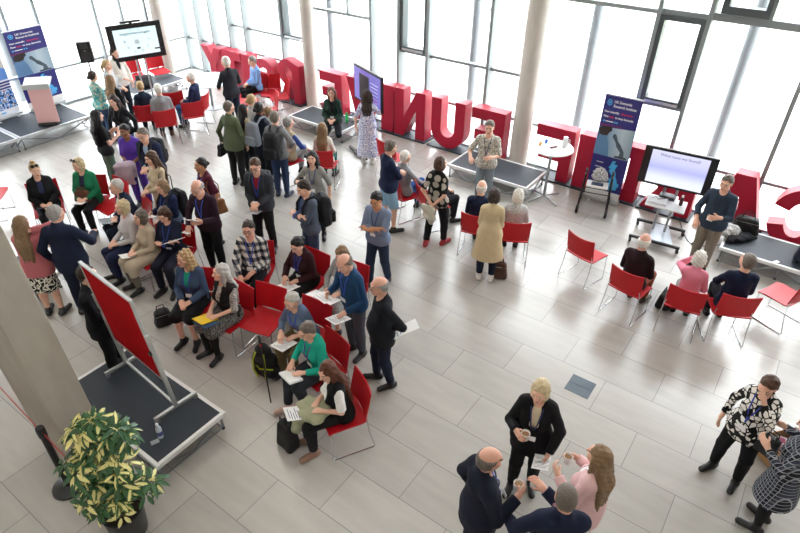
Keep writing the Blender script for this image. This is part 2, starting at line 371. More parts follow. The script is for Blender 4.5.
def field_mesh(prims, vox, subs=(), cuts=(), noise=0.0, nf=1.0, pad=.02):
    """prims joined smoothly, subs carved out, cuts = functions f(X,Y,Z) that must be < 0"""
    lo = np.min([p.box(pad)[0] for p in prims], 0); hi = np.max([p.box(pad)[1] for p in prims], 0)
    n = np.maximum(np.ceil((hi-lo)/vox).astype(int)+1, 3)
    ax = [lo[i]+vox*np.arange(n[i]) for i in range(3)]
    F = np.full(n, .3, np.float32)
    def sub(p, ex):
        a, b = p.box(ex); i0 = np.clip(((a-lo)/vox).astype(int), 0, n); i1 = np.clip(((b-lo)/vox).astype(int)+2, 0, n)
        sl = tuple(slice(x, y) for x, y in zip(i0, i1))
        return sl, [ax[0][sl[0]][:, None, None], ax[1][sl[1]][None, :, None], ax[2][sl[2]][None, None, :]]
    for p in prims:
        sl, g = sub(p, p.k+2*vox)
        F[sl] = smin(F[sl], p.d(*g).astype(np.float32), max(p.k, 1e-4))
    for p in subs:
        sl, g = sub(p, 2*vox)
        F[sl] = np.maximum(F[sl], -p.d(*g))
    g = [ax[0][:, None, None], ax[1][None, :, None], ax[2][None, None, :]]
    if noise:
        F += noise*(np.sin(31*nf*g[0]+9*g[2]*nf+1.3)*np.sin(27*nf*g[1]-13*nf*g[2])+.8*np.sin(47*nf*g[2]+16*nf*g[0]+7)*np.sin(23*nf*g[1]+19*nf*g[0])).astype(np.float32)
    for c in cuts: F = np.maximum(F, np.broadcast_to(c(*g), F.shape))
    gr = openvdb.FloatGrid(.3); gr.copyFromArray(np.ascontiguousarray(F, np.float32))
    P, Q = gr.convertToQuads(0.0)
    return P*vox+lo, Q
def np_mesh(name, P, Q, extra=None):
    me = bpy.data.meshes.new(name); nq = len(Q)
    me.vertices.add(len(P)); me.vertices.foreach_set('co', np.asarray(P, np.float32).ravel())
    me.loops.add(nq*4); me.polygons.add(nq)
    me.loops.foreach_set('vertex_index', np.asarray(Q[:, ::-1], np.int32).ravel())
    me.polygons.foreach_set('loop_start', np.arange(0, nq*4, 4, dtype=np.int32))
    me.polygons.foreach_set('use_smooth', np.ones(nq, bool))
    me.update(calc_edges=True); me.validate()
    return me
def join_np(parts):
    P, Q, o = [], [], 0
    for p, q in parts: P.append(p); Q.append(q+o); o += len(p)
    return np.concatenate(P), np.concatenate(Q)
def tube_np(pts, rs, n=6):
    pts = [np.array(p, float) for p in pts]; P, Q = [], []; up = None
    for i, p in enumerate(pts):
        d = _norm(pts[min(i+1, len(pts)-1)]-pts[max(i-1, 0)])
        if up is None: up = _norm(np.cross(d, [.3, .5, .8]))
        up = _norm(up-d*(up@d)); w = np.cross(d, up)
        for k in range(n):
            t = 2*math.pi*k/n; P.append(p+(up*math.cos(t)+w*math.sin(t))*rs[i])
    for i in range(len(pts)-1):
        for k in range(n): a, b = i*n+k, i*n+(k+1) % n; Q.append((a+n, b+n, b, a))
    P.append(pts[-1]+_norm(pts[-1]-pts[-2])*rs[-1]*.7); e = len(P)-1; m = (len(pts)-1)*n
    for k in range(0, n, 2): Q.append((e, m+(k+2) % n, m+(k+1) % n, m+k))
    return np.array(P), np.array(Q)

SKINS = {'pale': 'e2b39c', 'rosy': 'd7a48f', 'tan': 'c08a68', 'brown': '8a5a40', 'dark': '553626'}
HAIRS = {'grey': '8e8c8a', 'white': 'd9d6d0', 'silver': 'b5b2ae', 'blonde': 'ab9068', 'lightblonde': 'c6b591', 'brown': '4b3325', 'darkbrown': '2e211b', 'black': '141214', 'auburn': '5b3222', 'mouse': '80664b', 'greybrown': '6b625a'}
HANDT = {   # wrist targets relative to the hips, for the right hand (x>0); elbows swing along the second vector
 'down': ((.27, .03, -.04), (.5, -.6, 0)), 'fold': ((.045, .25, .13), (.5, -.7, -.4)), 'crossR': ((-.06, .185, .265), (.8, 0, -.6)), 'crossL': ((-.05, .225, .24), (.8, 0, -.6)),
 'hold': ((.12, .30, .24), (.45, -.6, -.6)), 'cup': ((.15, .26, .29), (.4, -.5, -.7)), 'low': ((.17, .27, .08), (.6, -.6, -.3)), 'behind': ((.05, -.17, .02), (.9, -.4, 0)), 'lap': ((.07, .27, .13), (.55, -.6, -.3)),
 'write': ((.11, .33, .18), (.6, -.5, -.3)), 'knee': ((.12, .36, .10), (.7, -.3, -.2)), 'hip': ((.25, .02, .14), (.9, -.7, .1)), 'face': ((.07, .20, .58), (.6, .4, -.7)), 'gest': ((.24, .33, .20), (.6, -.5, -.5)),
 'pocket': ((.23, .08, .0), (.7, -.7, 0)), 'phone': ((.2, .25, .33), (.6, -.3, -.7)), 'neck': ((.12, -.02, .60), (.9, .4, .1)), 'back': ((.12, -.14, .12), (.9, -.5, 0)), 'out': ((.33, .36, .02), (.6, -.4, -.4)), 'strap': ((.13, .13, .40), (.6, 0, -.8))}
PEOPLE = {}
def person(key, label, px, py, face, h=1.72, sex='m', pose='stand', lean=0.0, head=(0, 0), R='down', Lh='down', skin='pale', hair=('short', 'brown'),
           top=('shirt', None, 1.0, -.06), jacket=None, legs=('trousers', None), shoe='17171a', fat=0.0, step=0.0, glasses=False, lanyard=None, zoff=0.0, apart=.10, spread=0.0, vox=None, kneel=False, shades=False, twist=0, legback=0.0, cross=False):
    S = h/1.75
    fem = sex == 'f'
    sit = pose == 'sit'
    hipz = (.55 if sit else (.30 if kneel else .925*S))
    hip = V(0, 0, hipz)
    cl, sl = math.cos(math.radians(lean)), math.sin(math.radians(lean))
    tw = math.radians(twist)
    def T(x, y, z):                       # torso frame -> root frame; lean grows up the spine
        f = min(1, max(0, .35+z/.35)); a = math.radians(lean)*f
        b = tw*min(1, max(0, z/.4)); x, y = x*math.cos(b)-y*math.sin(b), x*math.sin(b)+y*math.cos(b)
        return hip+S*V(x, y*math.cos(a)+z*math.sin(a), z*math.cos(a)-y*math.sin(a))
    sw = .139 if fem else .166; hw = .088 if fem else .082
    rtw = V(math.cos(tw), math.sin(tw), 0)
    RT = V(1, 0, 0)
    # --- torso
    fx = fat
    torso = [RC(T(-hw, 0, .0), T(hw, 0, .0), (.105+.25*fx*.3)*S, (.105+.25*fx*.3)*S, .05), RC(T(0, 0, .02), T(0, .01, .20), (.100+.02*(not fem)+fx*.12)*S, (.092+.02*(not fem)+fx*.12)*S, .06, (RT, 1.26)),
             RC(T(0, .008, .20), T(0, -.005, .39), (.094+.016*(not fem)+fx*.06)*S, .108*S, .05, (rtw, 1.26 if fem else 1.36)),
             RC(T(-sw+.03, -.012, .455), T(sw-.03, -.012, .455), .060*S, .060*S, .05), RC(T(0, -.02, .45), T(0, -.012, .55), .078*S, .055*S, .05)]
    if fx > .02: torso.append(EL(T(0, .075+fx*.2, .10), (.125*S, (.075+fx*.35)*S, .14*S), None, .06))
    if fem:
        for sx in (-1, 1): torso.append(EL(T(sx*.068, .088, .315), (.066*S, .060*S, .068*S), None, .05))
    # --- head
    yaw, pit = math.radians(head[0]), math.radians(-head[1]-lean*.35)      # pitch>0 looks up
    nb = T(0, -.012, .52)
    cy_, sy_, cp, sp = math.cos(yaw+tw), math.sin(yaw+tw), math.cos(pit), math.sin(pit)
    hf = V(-sy_*cp, cy_*cp, -sp); hr = V(cy_, sy_, 0); hu = np.cross(hr, hf)
    HR = np.stack([hr, hf, hu], 1); hs = .5+.5*S; hs *= (.97 if fem else 1.0)
    atl = nb + .085*S*_norm(V(0, math.sin(math.radians(lean))*.8, 1)) + .012*hf
    hc = atl + hs*(.092*hu+.022*hf)
    def Hd(x, y, z): return hc+hs*(HR@V(x, y, z))
    headp = [EL(Hd(0, -.012, .030), V(.074, .094, .086)*hs, HR, .02), EL(Hd(0, .026, -.045), V(.058, .066, .074)*hs, HR, .035), EL(Hd(0, .066, -.092), V(.026, .024, .022)*hs, HR, .03),
             RC(Hd(0, .094, .012), Hd(0, .112, -.026), .008*hs, .0135*hs, .012), RC(Hd(-.034, .078, .034), Hd(.034, .078, .034), .013*hs, .013*hs, .02),
             RC(Hd(-.018, .083, -.062), Hd(.018, .083, -.062), .010*hs, .010*hs, .012), RC(Hd(-.045, .055, -.02), Hd(.045, .055, -.02), .024*hs, .024*hs, .03),
             EL(Hd(-.076, -.006, -.008), V(.010, .022, .033)*hs, HR, .008), EL(Hd(.076, -.006, -.008), V(.010, .022, .033)*hs, HR, .008)]
    neck = [RC(T(0, -.014, .47), Hd(0, -.025, -.05), .060*S*(.88 if fem else 1), .054*S*(.88 if fem else 1), .03)]
    esub = [EL(Hd(sx*.033, .106, .010), V(.019, .016, .012)*hs, HR) for sx in (-1, 1)]
    # --- arms
    al = (.92 if fem else 1.0); ua, fa = .285*S, .255*S
    arms, hands = [], {}
    for side, key_ in ((1, R), (-1, Lh)):
        tgt, hint = HANDT[key_] if isinstance(key_, str) else key_
        sh = T(side*sw, -.012, .452); tg = hip+S*V(side*tgt[0], tgt[1], tgt[2]); hn = V(side*hint[0], hint[1], hint[2])
        if sit and isinstance(key_, str) and key_ == 'down': tg = hip+S*V(side*.22, .16, .08)
        if lean and key_ in ('face', 'neck', 'phone', 'strap', 'cup', 'hold', 'crossR', 'crossL', 'write', 'fold', 'low'): tg = tg+V(0, math.sin(math.radians(lean))*tgt[2]*.8, -(1-cl)*.3)
        d = tg-sh; L = np.linalg.norm(d); L = min(L, (ua+fa)*.985); d = _norm(d); tg = sh+d*L
        x = (ua*ua-fa*fa+L*L)/(2*L); y = math.sqrt(max(ua*ua-x*x, 1e-6)); hn = _norm(hn-d*(hn@d)); el = sh+d*x+hn*y
        fd = _norm(tg-el)
        if key_ in ('down', 'pocket'): fd = _norm(fd+V(0, .1, -.5))
        if key_ == 'face': fd = _norm(fd+V(0, 0, .6))
        if key_ in ('lap', 'write', 'hold', 'fold', 'knee', 'cup'): fd = _norm(fd+V(-side*.25, .25, -.05))
        if key_ in ('crossR', 'crossL'): fd = _norm(fd*.6+V(-side*.3, -.45, .1))
        pn = np.cross(fd, V(0, 0, 1)) if abs(fd[2]) > .85 else V(0, 0, -1)
        if key_ in ('cup', 'phone', 'hold'): pn = V(-side, .1, 0)
        if abs(fd[2]) > .7: pn = V(-side, 0, 0)
        pn = _norm(pn-fd*(pn@fd)); tn = np.cross(fd, pn)*(-1)
        if key_ in ('cup', 'phone', 'hold'):
            if tn[2] < 0: tn = -tn
        elif tn@V(-side, .8, .2) < 0: tn = -tn
        hands[side] = (tg, fd, pn, tn, sh, el)
        arms.append((sh, el, tg))
    # --- legs
    legsp = []
    for side in (1, -1):
        hp = hip+S*V(side*hw, 0, -.005)
        if sit:
            sp_ = apart+spread
            kn = V(side*sp_, .43*S, .515); an = V(side*(sp_+spread*.3), (.40 if side*step >= 0 else .40)*S+ (step if side > 0 else -step)*1.0 - legback, .085)
            if cross and side == 1: kn = V(-.02, .44*S, .60); an = V(-.16, .62*S, .33)
        elif kneel:
            kn = V(side*.16, .34, .10); an = V(side*.10, -.08, .07)
        else:
            kn = V(side*apart*.95, .012+step*.5*side, .49*S); an = V(side*apart, -.02+step*side, .085)
            if abs(step) > .01: kn = kn+V(0, .02, 0)
        legsp.append((hp, kn, an))
    fdir = [V(side*.22, 1, 0) for side in (1, -1)]
    # --- place it
    f = math.radians(face) if isinstance(face, (int, float)) else None
    zc = hc[2]+zoff
    P = G(px, py, zc)
    if f is None:
        q = G(*face, 0.0); f = math.atan2(q.y-P.y, q.x-P.x)
    else: f += math.atan2(P.y, P.x)-math.pi/2      # angles in the list are relative to the line of sight
    rz = f-math.pi/2
    off = Matrix.Rotation(rz, 3, 'Z') @ Vector((hc[0], hc[1], 0))
    loc = Vector((P.x-off.x, P.y-off.y, zoff))
    root = empty('person', loc, rz, label, 'person')
    dist = math.hypot(loc.x, loc.y)
    vx = vox or (.011 if dist < 8 else .0135); hv = .0058 if dist < 8 else .0068
    mw = Matrix.LocRotScale(loc, Matrix.Rotation(rz, 3, 'Z').to_quaternion(), None)
    # --- body: one surface, head and hands finer
    armp = []
    for (sh, el, wr) in arms:
        armp += [RC(sh, el, .047*S*al, .037*S*al, .02), RC(el, wr, .037*S*al, .026*S*al, .02)]
    legp = []
    for (hp, kn, an) in legsp:
        kk = .088 if fem else .085
        legp += [RC(hp, kn, (kk+fx*.15)*S, .056*S, .03), RC(kn, an, .054*S, .037*S, .02), EL(kn*.68+an*.32+V(0, -.018 if not sit else -.022, 0), V(.05, .055, .11)*S, None, .03)]
    feet = []
    for (hp, kn, an), fdv in zip(legsp, fdir):
        fdv = _norm(fdv)
        if kneel: feet += [RC(an, an-fdv*.15-V(0, 0, .03), .034, .028, .02)]; continue
        if cross and an[2] > .2: fdv = _norm(fdv+V(0, .2, -.5))
        base = an-V(0, 0, .045*S)
        feet += [RC(base-fdv*.035*S, base+fdv*.15*S-V(0, 0, .008), .036*S, .030*S, .03), RC(an, base, .036*S, .036*S, .02)]
    parts = [field_mesh(torso+neck[:1]+armp+legp+feet, .0165)]
    headfield = headp+neck
    zcut = T(0, 0, .49)
    parts.append(field_mesh(headfield, hv, subs=esub))
    for side in (1, -1):
        wr, fd, pn, tn, sh, el = hands[side]; hz = .95 if fem else 1.03
        pc = wr+fd*.052*hz
        Rm = np.stack([fd, tn, pn], 1)
        parts.append(field_mesh([EL(pc, V(.056, .041, .017)*hz, Rm, .015), RC(el*.25+wr*.75, wr+fd*.02, .031*S*al, .026*S*al, .02), EL(wr+fd*.03+tn*.026, V(.034, .018, .018)*hz, Rm, .015)], .0075))
        grip = 1.25 if key_ else .6
        pose_ = (R if side == 1 else Lh)
        curl = 1.05 if pose_ in ('cup', 'phone', 'hold', 'strap') else (.55 if pose_ in ('down', 'lap', 'gest', 'out', 'behind') else .8)
        for i, (o_, ln) in enumerate(((.030, .074), (.010, .082), (-.010, .077), (-.029, .060))):
            b0 = pc+fd*.040*hz+tn*o_*hz; a1, a2, a3 = curl*.4, curl*1.0, curl*1.5
            d1, d2, d3 = [fd*math.cos(a)+pn*math.sin(a) for a in (a1, a2, a3)]
            p1 = b0+d1*ln*.45*hz; p2 = p1+d2*ln*.32*hz; p3 = p2+d3*ln*.23*hz
            parts.append(tube_np([b0-fd*.015, b0, p1, p2, p3], [.009*hz, .0095*hz, .009*hz, .0082*hz, .0068*hz]))
        b0 = wr+fd*.03*hz+tn*.034*hz; d1 = _norm(fd*.65+tn*.65+pn*.25); d2 = _norm(fd*.85+tn*.1+pn*.6)
        p1 = b0+d1*.035*hz; parts.append(tube_np([b0-d1*.02, b0, p1, p1+d2*.030*hz], [.013*hz, .012*hz, .0105*hz, .0085*hz]))
    P_, Q_ = join_np(parts)
    me = np_mesh('body', P_, Q_)
    hairc = HAIRS[hair[1]] if hair else HAIRS['grey']
    sk = M(SKINS[skin], .55, 0, .4, .05, 25, 0, 0)
    for m_ in (sk, M('e9e4df', .3), M('241a15', .3), M('b0655a' if skin != 'dark' else '6d3d36', .5), M(hairc, .8)): me.materials.append(m_)
    npol = len(me.polygons); cen = np.empty(npol*3, np.float32); me.polygons.foreach_get('center', cen); cen = cen.reshape(-1, 3)
    lc = ((cen-hc)@HR)/hs; mi = np.zeros(npol, np.int32)
    fr = lc[:, 1] > .06; ax_ = np.abs(lc[:, 0])
    ex = (ax_-.033)/.017; ez = (lc[:, 2]-.010)/.0095
    mi[fr & (ex*ex+ez*ez < 1)] = 1; mi[fr & ((ax_-.033)**2+(lc[:, 2]-.010)**2 < .0075**2)] = 2
    mi[fr & ((lc[:, 0]/.024)**2+((lc[:, 2]+.063)/.0085)**2 < 1)] = 3
    mi[fr & (ax_ > .014) & (ax_ < .052) & (np.abs(lc[:, 2]-.036+.25*np.abs(ax_-.03)) < .0062)] = 4
    me.polygons.foreach_set('material_index', mi)
    body = link('body', me, None, root)
    # --- hair
    if hair:
        st = hair[0]
        def loc3(X, Y, Z):
            x, y, z = (X-hc[0])/hs, (Y-hc[1])/hs, (Z-hc[2])/hs
            return (x*hr[0]+y*hr[1]+z*hr[2], x*hf[0]+y*hf[1]+z*hf[2], x*hu[0]+y*hu[1]+z*hu[2])
        def cutline(ys, zs, w=0):
            def c(X, Y, Z):
                x, y, z = loc3(X, Y, Z); return np.interp(y, ys, zs)+.006*np.sin(95*x+3)+.005*np.sin(61*x+40*y)-z
            return c
        cap = EL(Hd(0, -.021, .040), V(.084, .100, .092)*hs, HR, .02); low = EL(Hd(0, -.038, -.02), V(.078, .074, .085)*hs, HR, .04)
        facew = EL(Hd(0, .108, -.022), V(.064, .086, .103)*hs, HR)
        subs, cuts, pr, nz, nf = [], [], [cap, low], .0036, 2.4
        SH = ([-.12, -.06, -.025, .005, .03, .055, .075, .12], [-.075, -.07, -.035, .022, .036, .070, .092, .10])
        if st in ('short', 'curlyshort', 'wavy'): cuts = [cutline(*SH)]
        elif st == 'buzz': pr = [EL(Hd(0, -.013, .032), V(.078, .098, .089)*hs, HR, .02), EL(Hd(0, -.03, -.02), V(.075, .070, .08)*hs, HR, .04)]; cuts = [cutline(*SH)]; nz = .0008
        elif st == 'bald':
            pr = [EL(Hd(0, -.018, .018), V(.081, .098, .080)*hs, HR, .02), low]
            cuts = [cutline([-.12, -.06, -.025, .005, .03, .06, .12], [-.075, -.07, -.035, .015, .02, .2, .3]), lambda X, Y, Z: loc3(X, Y, Z)[2]-.05]
        elif st == 'receding': cuts = [cutline([-.12, -.06, -.025, .005, .03, .05, .065, .12], [-.075, -.07, -.035, .022, .045, .10, .2, .3])]
        elif st in ('bob', 'curlybob'):
            pr += [EL(Hd(-.058, -.005, -.05), V(.034, .06, .078)*hs, HR, .03), EL(Hd(.058, -.005, -.05), V(.034, .06, .078)*hs, HR, .03), EL(Hd(0, -.05, -.06), V(.078, .05, .07)*hs, HR, .03)]; subs = [facew]
        elif st in ('long', 'longcurly', 'straight'):
            e = .34 if st != 'longcurly' else .17
            dn = lambda x, y, z, q: Hd(x, y, z)*1.0 if q == 0 else T(x*1.15, y-.045-.02*(q > 1), .53-(e*.5 if q == 1 else e))
            for sx in (-.055, 0, .055):
                a = Hd(sx, -.05, -.02); b1 = T(sx*1.2, -.105-(.02 if sx == 0 else 0), .42); b2 = T(sx*1.1, -.125, .47-e)
                pr += [RC(a, b1, .052*hs, .045, .04), RC(b1, b2, .045, .022, .04)]
            for sx in (-1, 1): pr += [RC(Hd(sx*.064, 0, .0), Hd(sx*.070, .0, -.10), .030*hs, .026*hs, .03), RC(Hd(sx*.070, .0, -.10), T(sx*.09, .03, .40), .026*hs, .018*hs, .03)]
            subs = [facew]
        elif st in ('bun', 'pony', 'topbun'):
            cuts = []; subs = [facew]; pr = [cap, EL(Hd(0, -.035, -.02), V(.078, .074, .075)*hs, HR, .04)]
            cuts = [cutline([-.12, -.06, -.025, .005, .03, .055, .075, .12], [-.08, -.075, -.05, .0, .032, .066, .09, .10])]
        ex = []
        if st == 'bun': ex = [EL(Hd(0, -.125, -.005), V(.045, .04, .045)*hs, HR, .02)]
        if st == 'topbun': ex = [EL(Hd(0, -.04, .135), V(.045, .045, .04)*hs, HR, .02)]
        if st == 'pony': ex = [RC(Hd(0, -.11, .02), Hd(0, -.155, -.06), .03*hs, .034*hs, .02), RC(Hd(0, -.155, -.06), Hd(0, -.13, -.20), .034*hs, .012*hs, .02)]
        if 'curly' in st: nz, nf = .0075, 2.6
        if st == 'longcurly':
            pr += [EL(Hd(sx*.075, -.02, -.09), V(.055, .07, .10)*hs, HR, .04) for sx in (-1, 1)]; nz = .010
        pp = [field_mesh(pr, hv+.0006, subs=subs, cuts=cuts, noise=nz, nf=nf)]
        if ex: pp.append(field_mesh(ex, hv+.001, noise=.003, nf=2.5))
        hm = np_mesh('hair', *join_np(pp)); link('hair', hm, M(hairc, .6, 0, .4, .45, 70, 0, .8), root)
    # --- clothes
    def sleeve(grow, frac, k=.015):
        o = []
        for (sh, el, wr) in arms:
            if frac <= 0: continue
            if frac <= .55:
                e = sh+(el-sh)*min(1, frac*2*.92); o.append(RC(sh, e, 0.048*S*al+grow, .041*S*al+grow+.005, k, None, True))
            else:
                g = (frac-.5)*2; e = el+(wr-el)*(g*.98); o += [RC(sh, el, .047*S*al+grow, .038*S*al+grow, k), RC(el, e, .038*S*al+grow, (.038-.009*g)*S*al+grow, k, None, True)]
        return o
    def skirt(zend, flare, grow):
        if sit:
            o = []
            for (hp, kn, an) in legsp:
                o.append(RC(hp, kn*.98+hp*.02, .095*S+grow+.012, .072*S+grow+.016, .07))
                if zend < .40:
                    o.append(RC(kn, V(kn[0]*1.1, kn[1]-.02, zend), .07*S+grow, .075*S+grow, .06, None, True))
            return o
        rz_ = .13*S+grow
        return [RC(hip+V(0, 0, .10*S), V(0, .0, zend), rz_, rz_*.8+flare, .05, (RT, 1.25), True)]
    cuff_cut = []
    tk, tm, tsl, them = top
    zt = hip[2]+them*S
    tmt = tm
    outer = []
    def topmesh(name, mat, g, sl, hem, opened=False, flare=.05, coat=False):
        pr = [p.grow(g) for p in torso]+sleeve(g+.002, sl)
        if hem > -.2: pr.append(RC(T(-hw, 0, -.005), T(hw, 0, -.005), ((.088 if fem else .085)+fx*.15)*S+g*.6+.020, ((.088 if fem else .085)+fx*.15)*S+g*.6+.020, .05))
        cuts = []; subs = [EL(T(0, .05, .56), V(.062, .075, .075)*S)]
        if hem < -.12:
            pr += skirt(hip[2]+hem*S if not sit else max(.30, .62+hem*.55), flare, g)
        if not sit and hem < -.12: zz = hip[2]+hem*S; cuts.append(lambda X, Y, Z: zz-Z)
        elif hem >= -.12:
            hp_ = T(0, 0, hem); n_ = _norm(T(0, 0, .3)-T(0, 0, 0)) if sit else V(0, 0, 1)
            cuts.append(lambda X, Y, Z: -((X-hp_[0])*n_[0]+(Y-hp_[1])*n_[1]+(Z-hp_[2])*n_[2]))
        if opened:
            a, b = T(0, .19, .46), T(0, .21, -.05); ww = opened if isinstance(opened, float) else .05
            subs.append(RC(a, b, ww*1.15*S, ww*.75*S, .02)); subs.append(RC(T(0, .12, .50), T(0, .16, .30), .062*S, .035*S))
            if not sit: subs.append(RC(b, V(b[0], b[1]+.03, hip[2]-.5), ww*.7*S, ww*1.3*S))
        P1, Q1 = field_mesh(pr, vx, subs=subs, cuts=cuts, noise=.0022, nf=.8)
        link(name, np_mesh(name, P1, Q1), mat, root); return pr
    if tk: outer = topmesh(tk, tmt, .010, tsl, them, flare=.10 if tk == 'trench_coat' else (.09 if tk == 'dress' else .05))
    if tk == 'trench_coat':
        mb = MB(); mb.tube([hip+S*V(.158*math.cos(t), .128*math.sin(t)+.002, .12) for t in [2*math.pi*k/28 for k in range(28)]], .016, 6, True); mb.tube([hip+S*V(.07, .125, .12), hip+S*V(.11, .13, -.06)], .014, 6); mb.build('belt', tmt, root, True)
    if jacket:
        jk, jm, jsl, jhem, jop = jacket; outer = topmesh(jk, jm, .019, jsl, jhem, jop)
    lk, lm = legs[0], legs[1]
    if lk in ('trousers', 'shorts', 'tights', 'leggings'):
        fr = legs[2] if len(legs) > 2 else (.45 if lk == 'shorts' else .95)
        g = {'trousers': .012, 'shorts': .016, 'tights': .004, 'leggings': .005}[lk]
        pr = [torso[0].grow(g*.7), RC(T(0, 0, .02), T(0, .005, .12), .106*S+g*.6+fx*.05, .094*S+g*.6+fx*.03, .05, (RT, 1.28))]
        for (hp, kn, an) in legsp:
            kk = .088 if fem else .085
            if fr <= .5: e = hp+(kn-hp)*(fr*2); pr.append(RC(hp, e, (kk+fx*.15)*S+g, .075*S+g, .03, None, True))
            else:
                e = kn+(an-kn)*(fr-.5)*2; pr += [RC(hp, kn, (kk+fx*.15)*S+g, .060*S+g, .03), RC(kn, e, .060*S+g, (.044 if lk == 'trousers' else .038)*S+g, .02, None, True), EL(kn*.7+an*.3+V(0, -.018, 0), V(.052, .058, .11)*S, None, .03)]
        cuts = [] if sit or kneel else [lambda X, Y, Z: Z-(hip[2]+.09*S)]
        P1, Q1 = field_mesh(pr, vx, cuts=cuts, noise=.0022, nf=.7); link(lk, np_mesh(lk, P1, Q1), lm, root)
    elif lk in ('skirt',):
        ze = legs[2]
        pr = [torso[0].grow(.014), RC(T(0, 0, .02), T(0, .005, .14), .115*S, .105*S, .05, (RT, 1.28))]+skirt(ze, legs[3] if len(legs) > 3 else .04, .012)
        cuts = [lambda X, Y, Z: ze-Z] if not sit else []
        P1, Q1 = field_mesh(pr, vx, cuts=cuts, noise=.003, nf=.7); link(lk, np_mesh(lk, P1, Q1), lm, root)
        if len(legs) > 4 and legs[4]:
            pr = []
            for (hp, kn, an) in legsp: pr += [RC(hp, kn, .09*S, .06*S, .03), RC(kn, an, .058*S, .041*S, .02), EL(kn*.68+an*.32+V(0, -.018, 0), V(.053, .058, .11)*S, None, .03)]
            P1, Q1 = field_mesh(pr, vx); link('tights', np_mesh('tights', P1, Q1), legs[4], root)
    if shoe:
        smat = M(shoe, .45) if isinstance(shoe, str) else shoe
        for (hp, kn, an), fdv in zip(legsp, fdir):
            fdv = _norm(fdv)
            if kneel: pr = [RC(an, an-fdv*.16-V(0, 0, .03), .044, .036, .02)]; cuts = []
            else:
                up = an[2] > .2
                if up: fdv = _norm(fdv+V(0, .2, -.5))
                base = an-V(0, 0, .043*S); pr = [RC(base-fdv*.045*S, base+fdv*.165*S-V(0, 0, .004), .044*S, .038*S, .03), RC(an+V(0, 0, .02), base, .046*S, .044*S, .03)]
                cuts = [] if up else [lambda X, Y, Z: .006-Z]
            P1, Q1 = field_mesh(pr, .0095, cuts=cuts); link('shoe', np_mesh('shoe', P1, Q1), smat, root)
    # --- small worn things
    if glasses:
        mb = MB()
        for sx in (-1, 1):
            mb.tube([Hd(sx*.033+.021*math.cos(t), .101-abs(.021*math.cos(t)+0)*.15, .008+.017*math.sin(t)) for t in [2*math.pi*k/12 for k in range(12)]], .0022, 5, True)
            mb.tube([Hd(sx*.054, .096, .012), Hd(sx*.080, .03, .012), Hd(sx*.082, -.01, .004)], .002, 5)
        mb.tube([Hd(-.013, .106, .012), Hd(.013, .106, .012)], .002, 5)
        mb.build('glasses', M('1b1b1e', .4), root)
    if lanyard:
        def front(x, z, base=.012):            # depth of the clothes' front at torso height z
            y = np.linspace(.36, -.05, 120); pts = np.array([T(x, yy, z) for yy in y])
            d = np.min([p.d(pts[:, 0], pts[:, 1], pts[:, 2]) for p in outer], 0); i = np.argmax(d < .013); return pts[i]
        bz = .19
        mb = MB()
        for sx in (-1, 1):
            q = [T(sx*.055, -.07, .535)] + [front(sx*.062*(1-t), .50-(.50-bz)*t) for t in np.linspace(0.02, 1, 9)]
            mb.tube(q, .0075, 5)
        ly = mb.build('lanyard', M(lanyard, .6), root)
        q = front(0, bz-.045)+_norm(T(0, .1, .1)-T(0, 0, .1))*.026
        mb = MB(); mb.box((0, 0, 0), (.088, .004, .062), RX(-math.radians(lean*.8))); bd = mb.build('name_badge', PAPER, ly); bd.location = q
    if shades:
        mb = MB()
        for sx in (-1, 1):
            mb.tube([Hd(sx*.034+.026*math.cos(t), .070-.012*math.sin(t), .118+.018*math.sin(t)) for t in [2*math.pi*k/12 for k in range(12)]], .006, 6, True); mb.tube([Hd(sx*.06, .062, .115), Hd(sx*.085, .0, .07)], .004, 5)
            mb.box(Vector(Hd(sx*.034, .068, .118)), (.045, .008, .03), Matrix(HR.tolist()))
        mb.build('sunglasses', BLACK, root)
    info = dict(root=root, mw=mw, rz=rz, loc=loc, S=S, T=T, hip=hip, hc=hc, sit=sit, Hd=Hd,
                hand={('R' if s == 1 else 'L'): (mw @ Vector(h_[0]+h_[1]*.085+h_[2]*.028), [ (mw.to_3x3() @ Vector(v)) for v in h_[1:4]]) for s, h_ in hands.items()})
    PEOPLE[key] = info
    return info

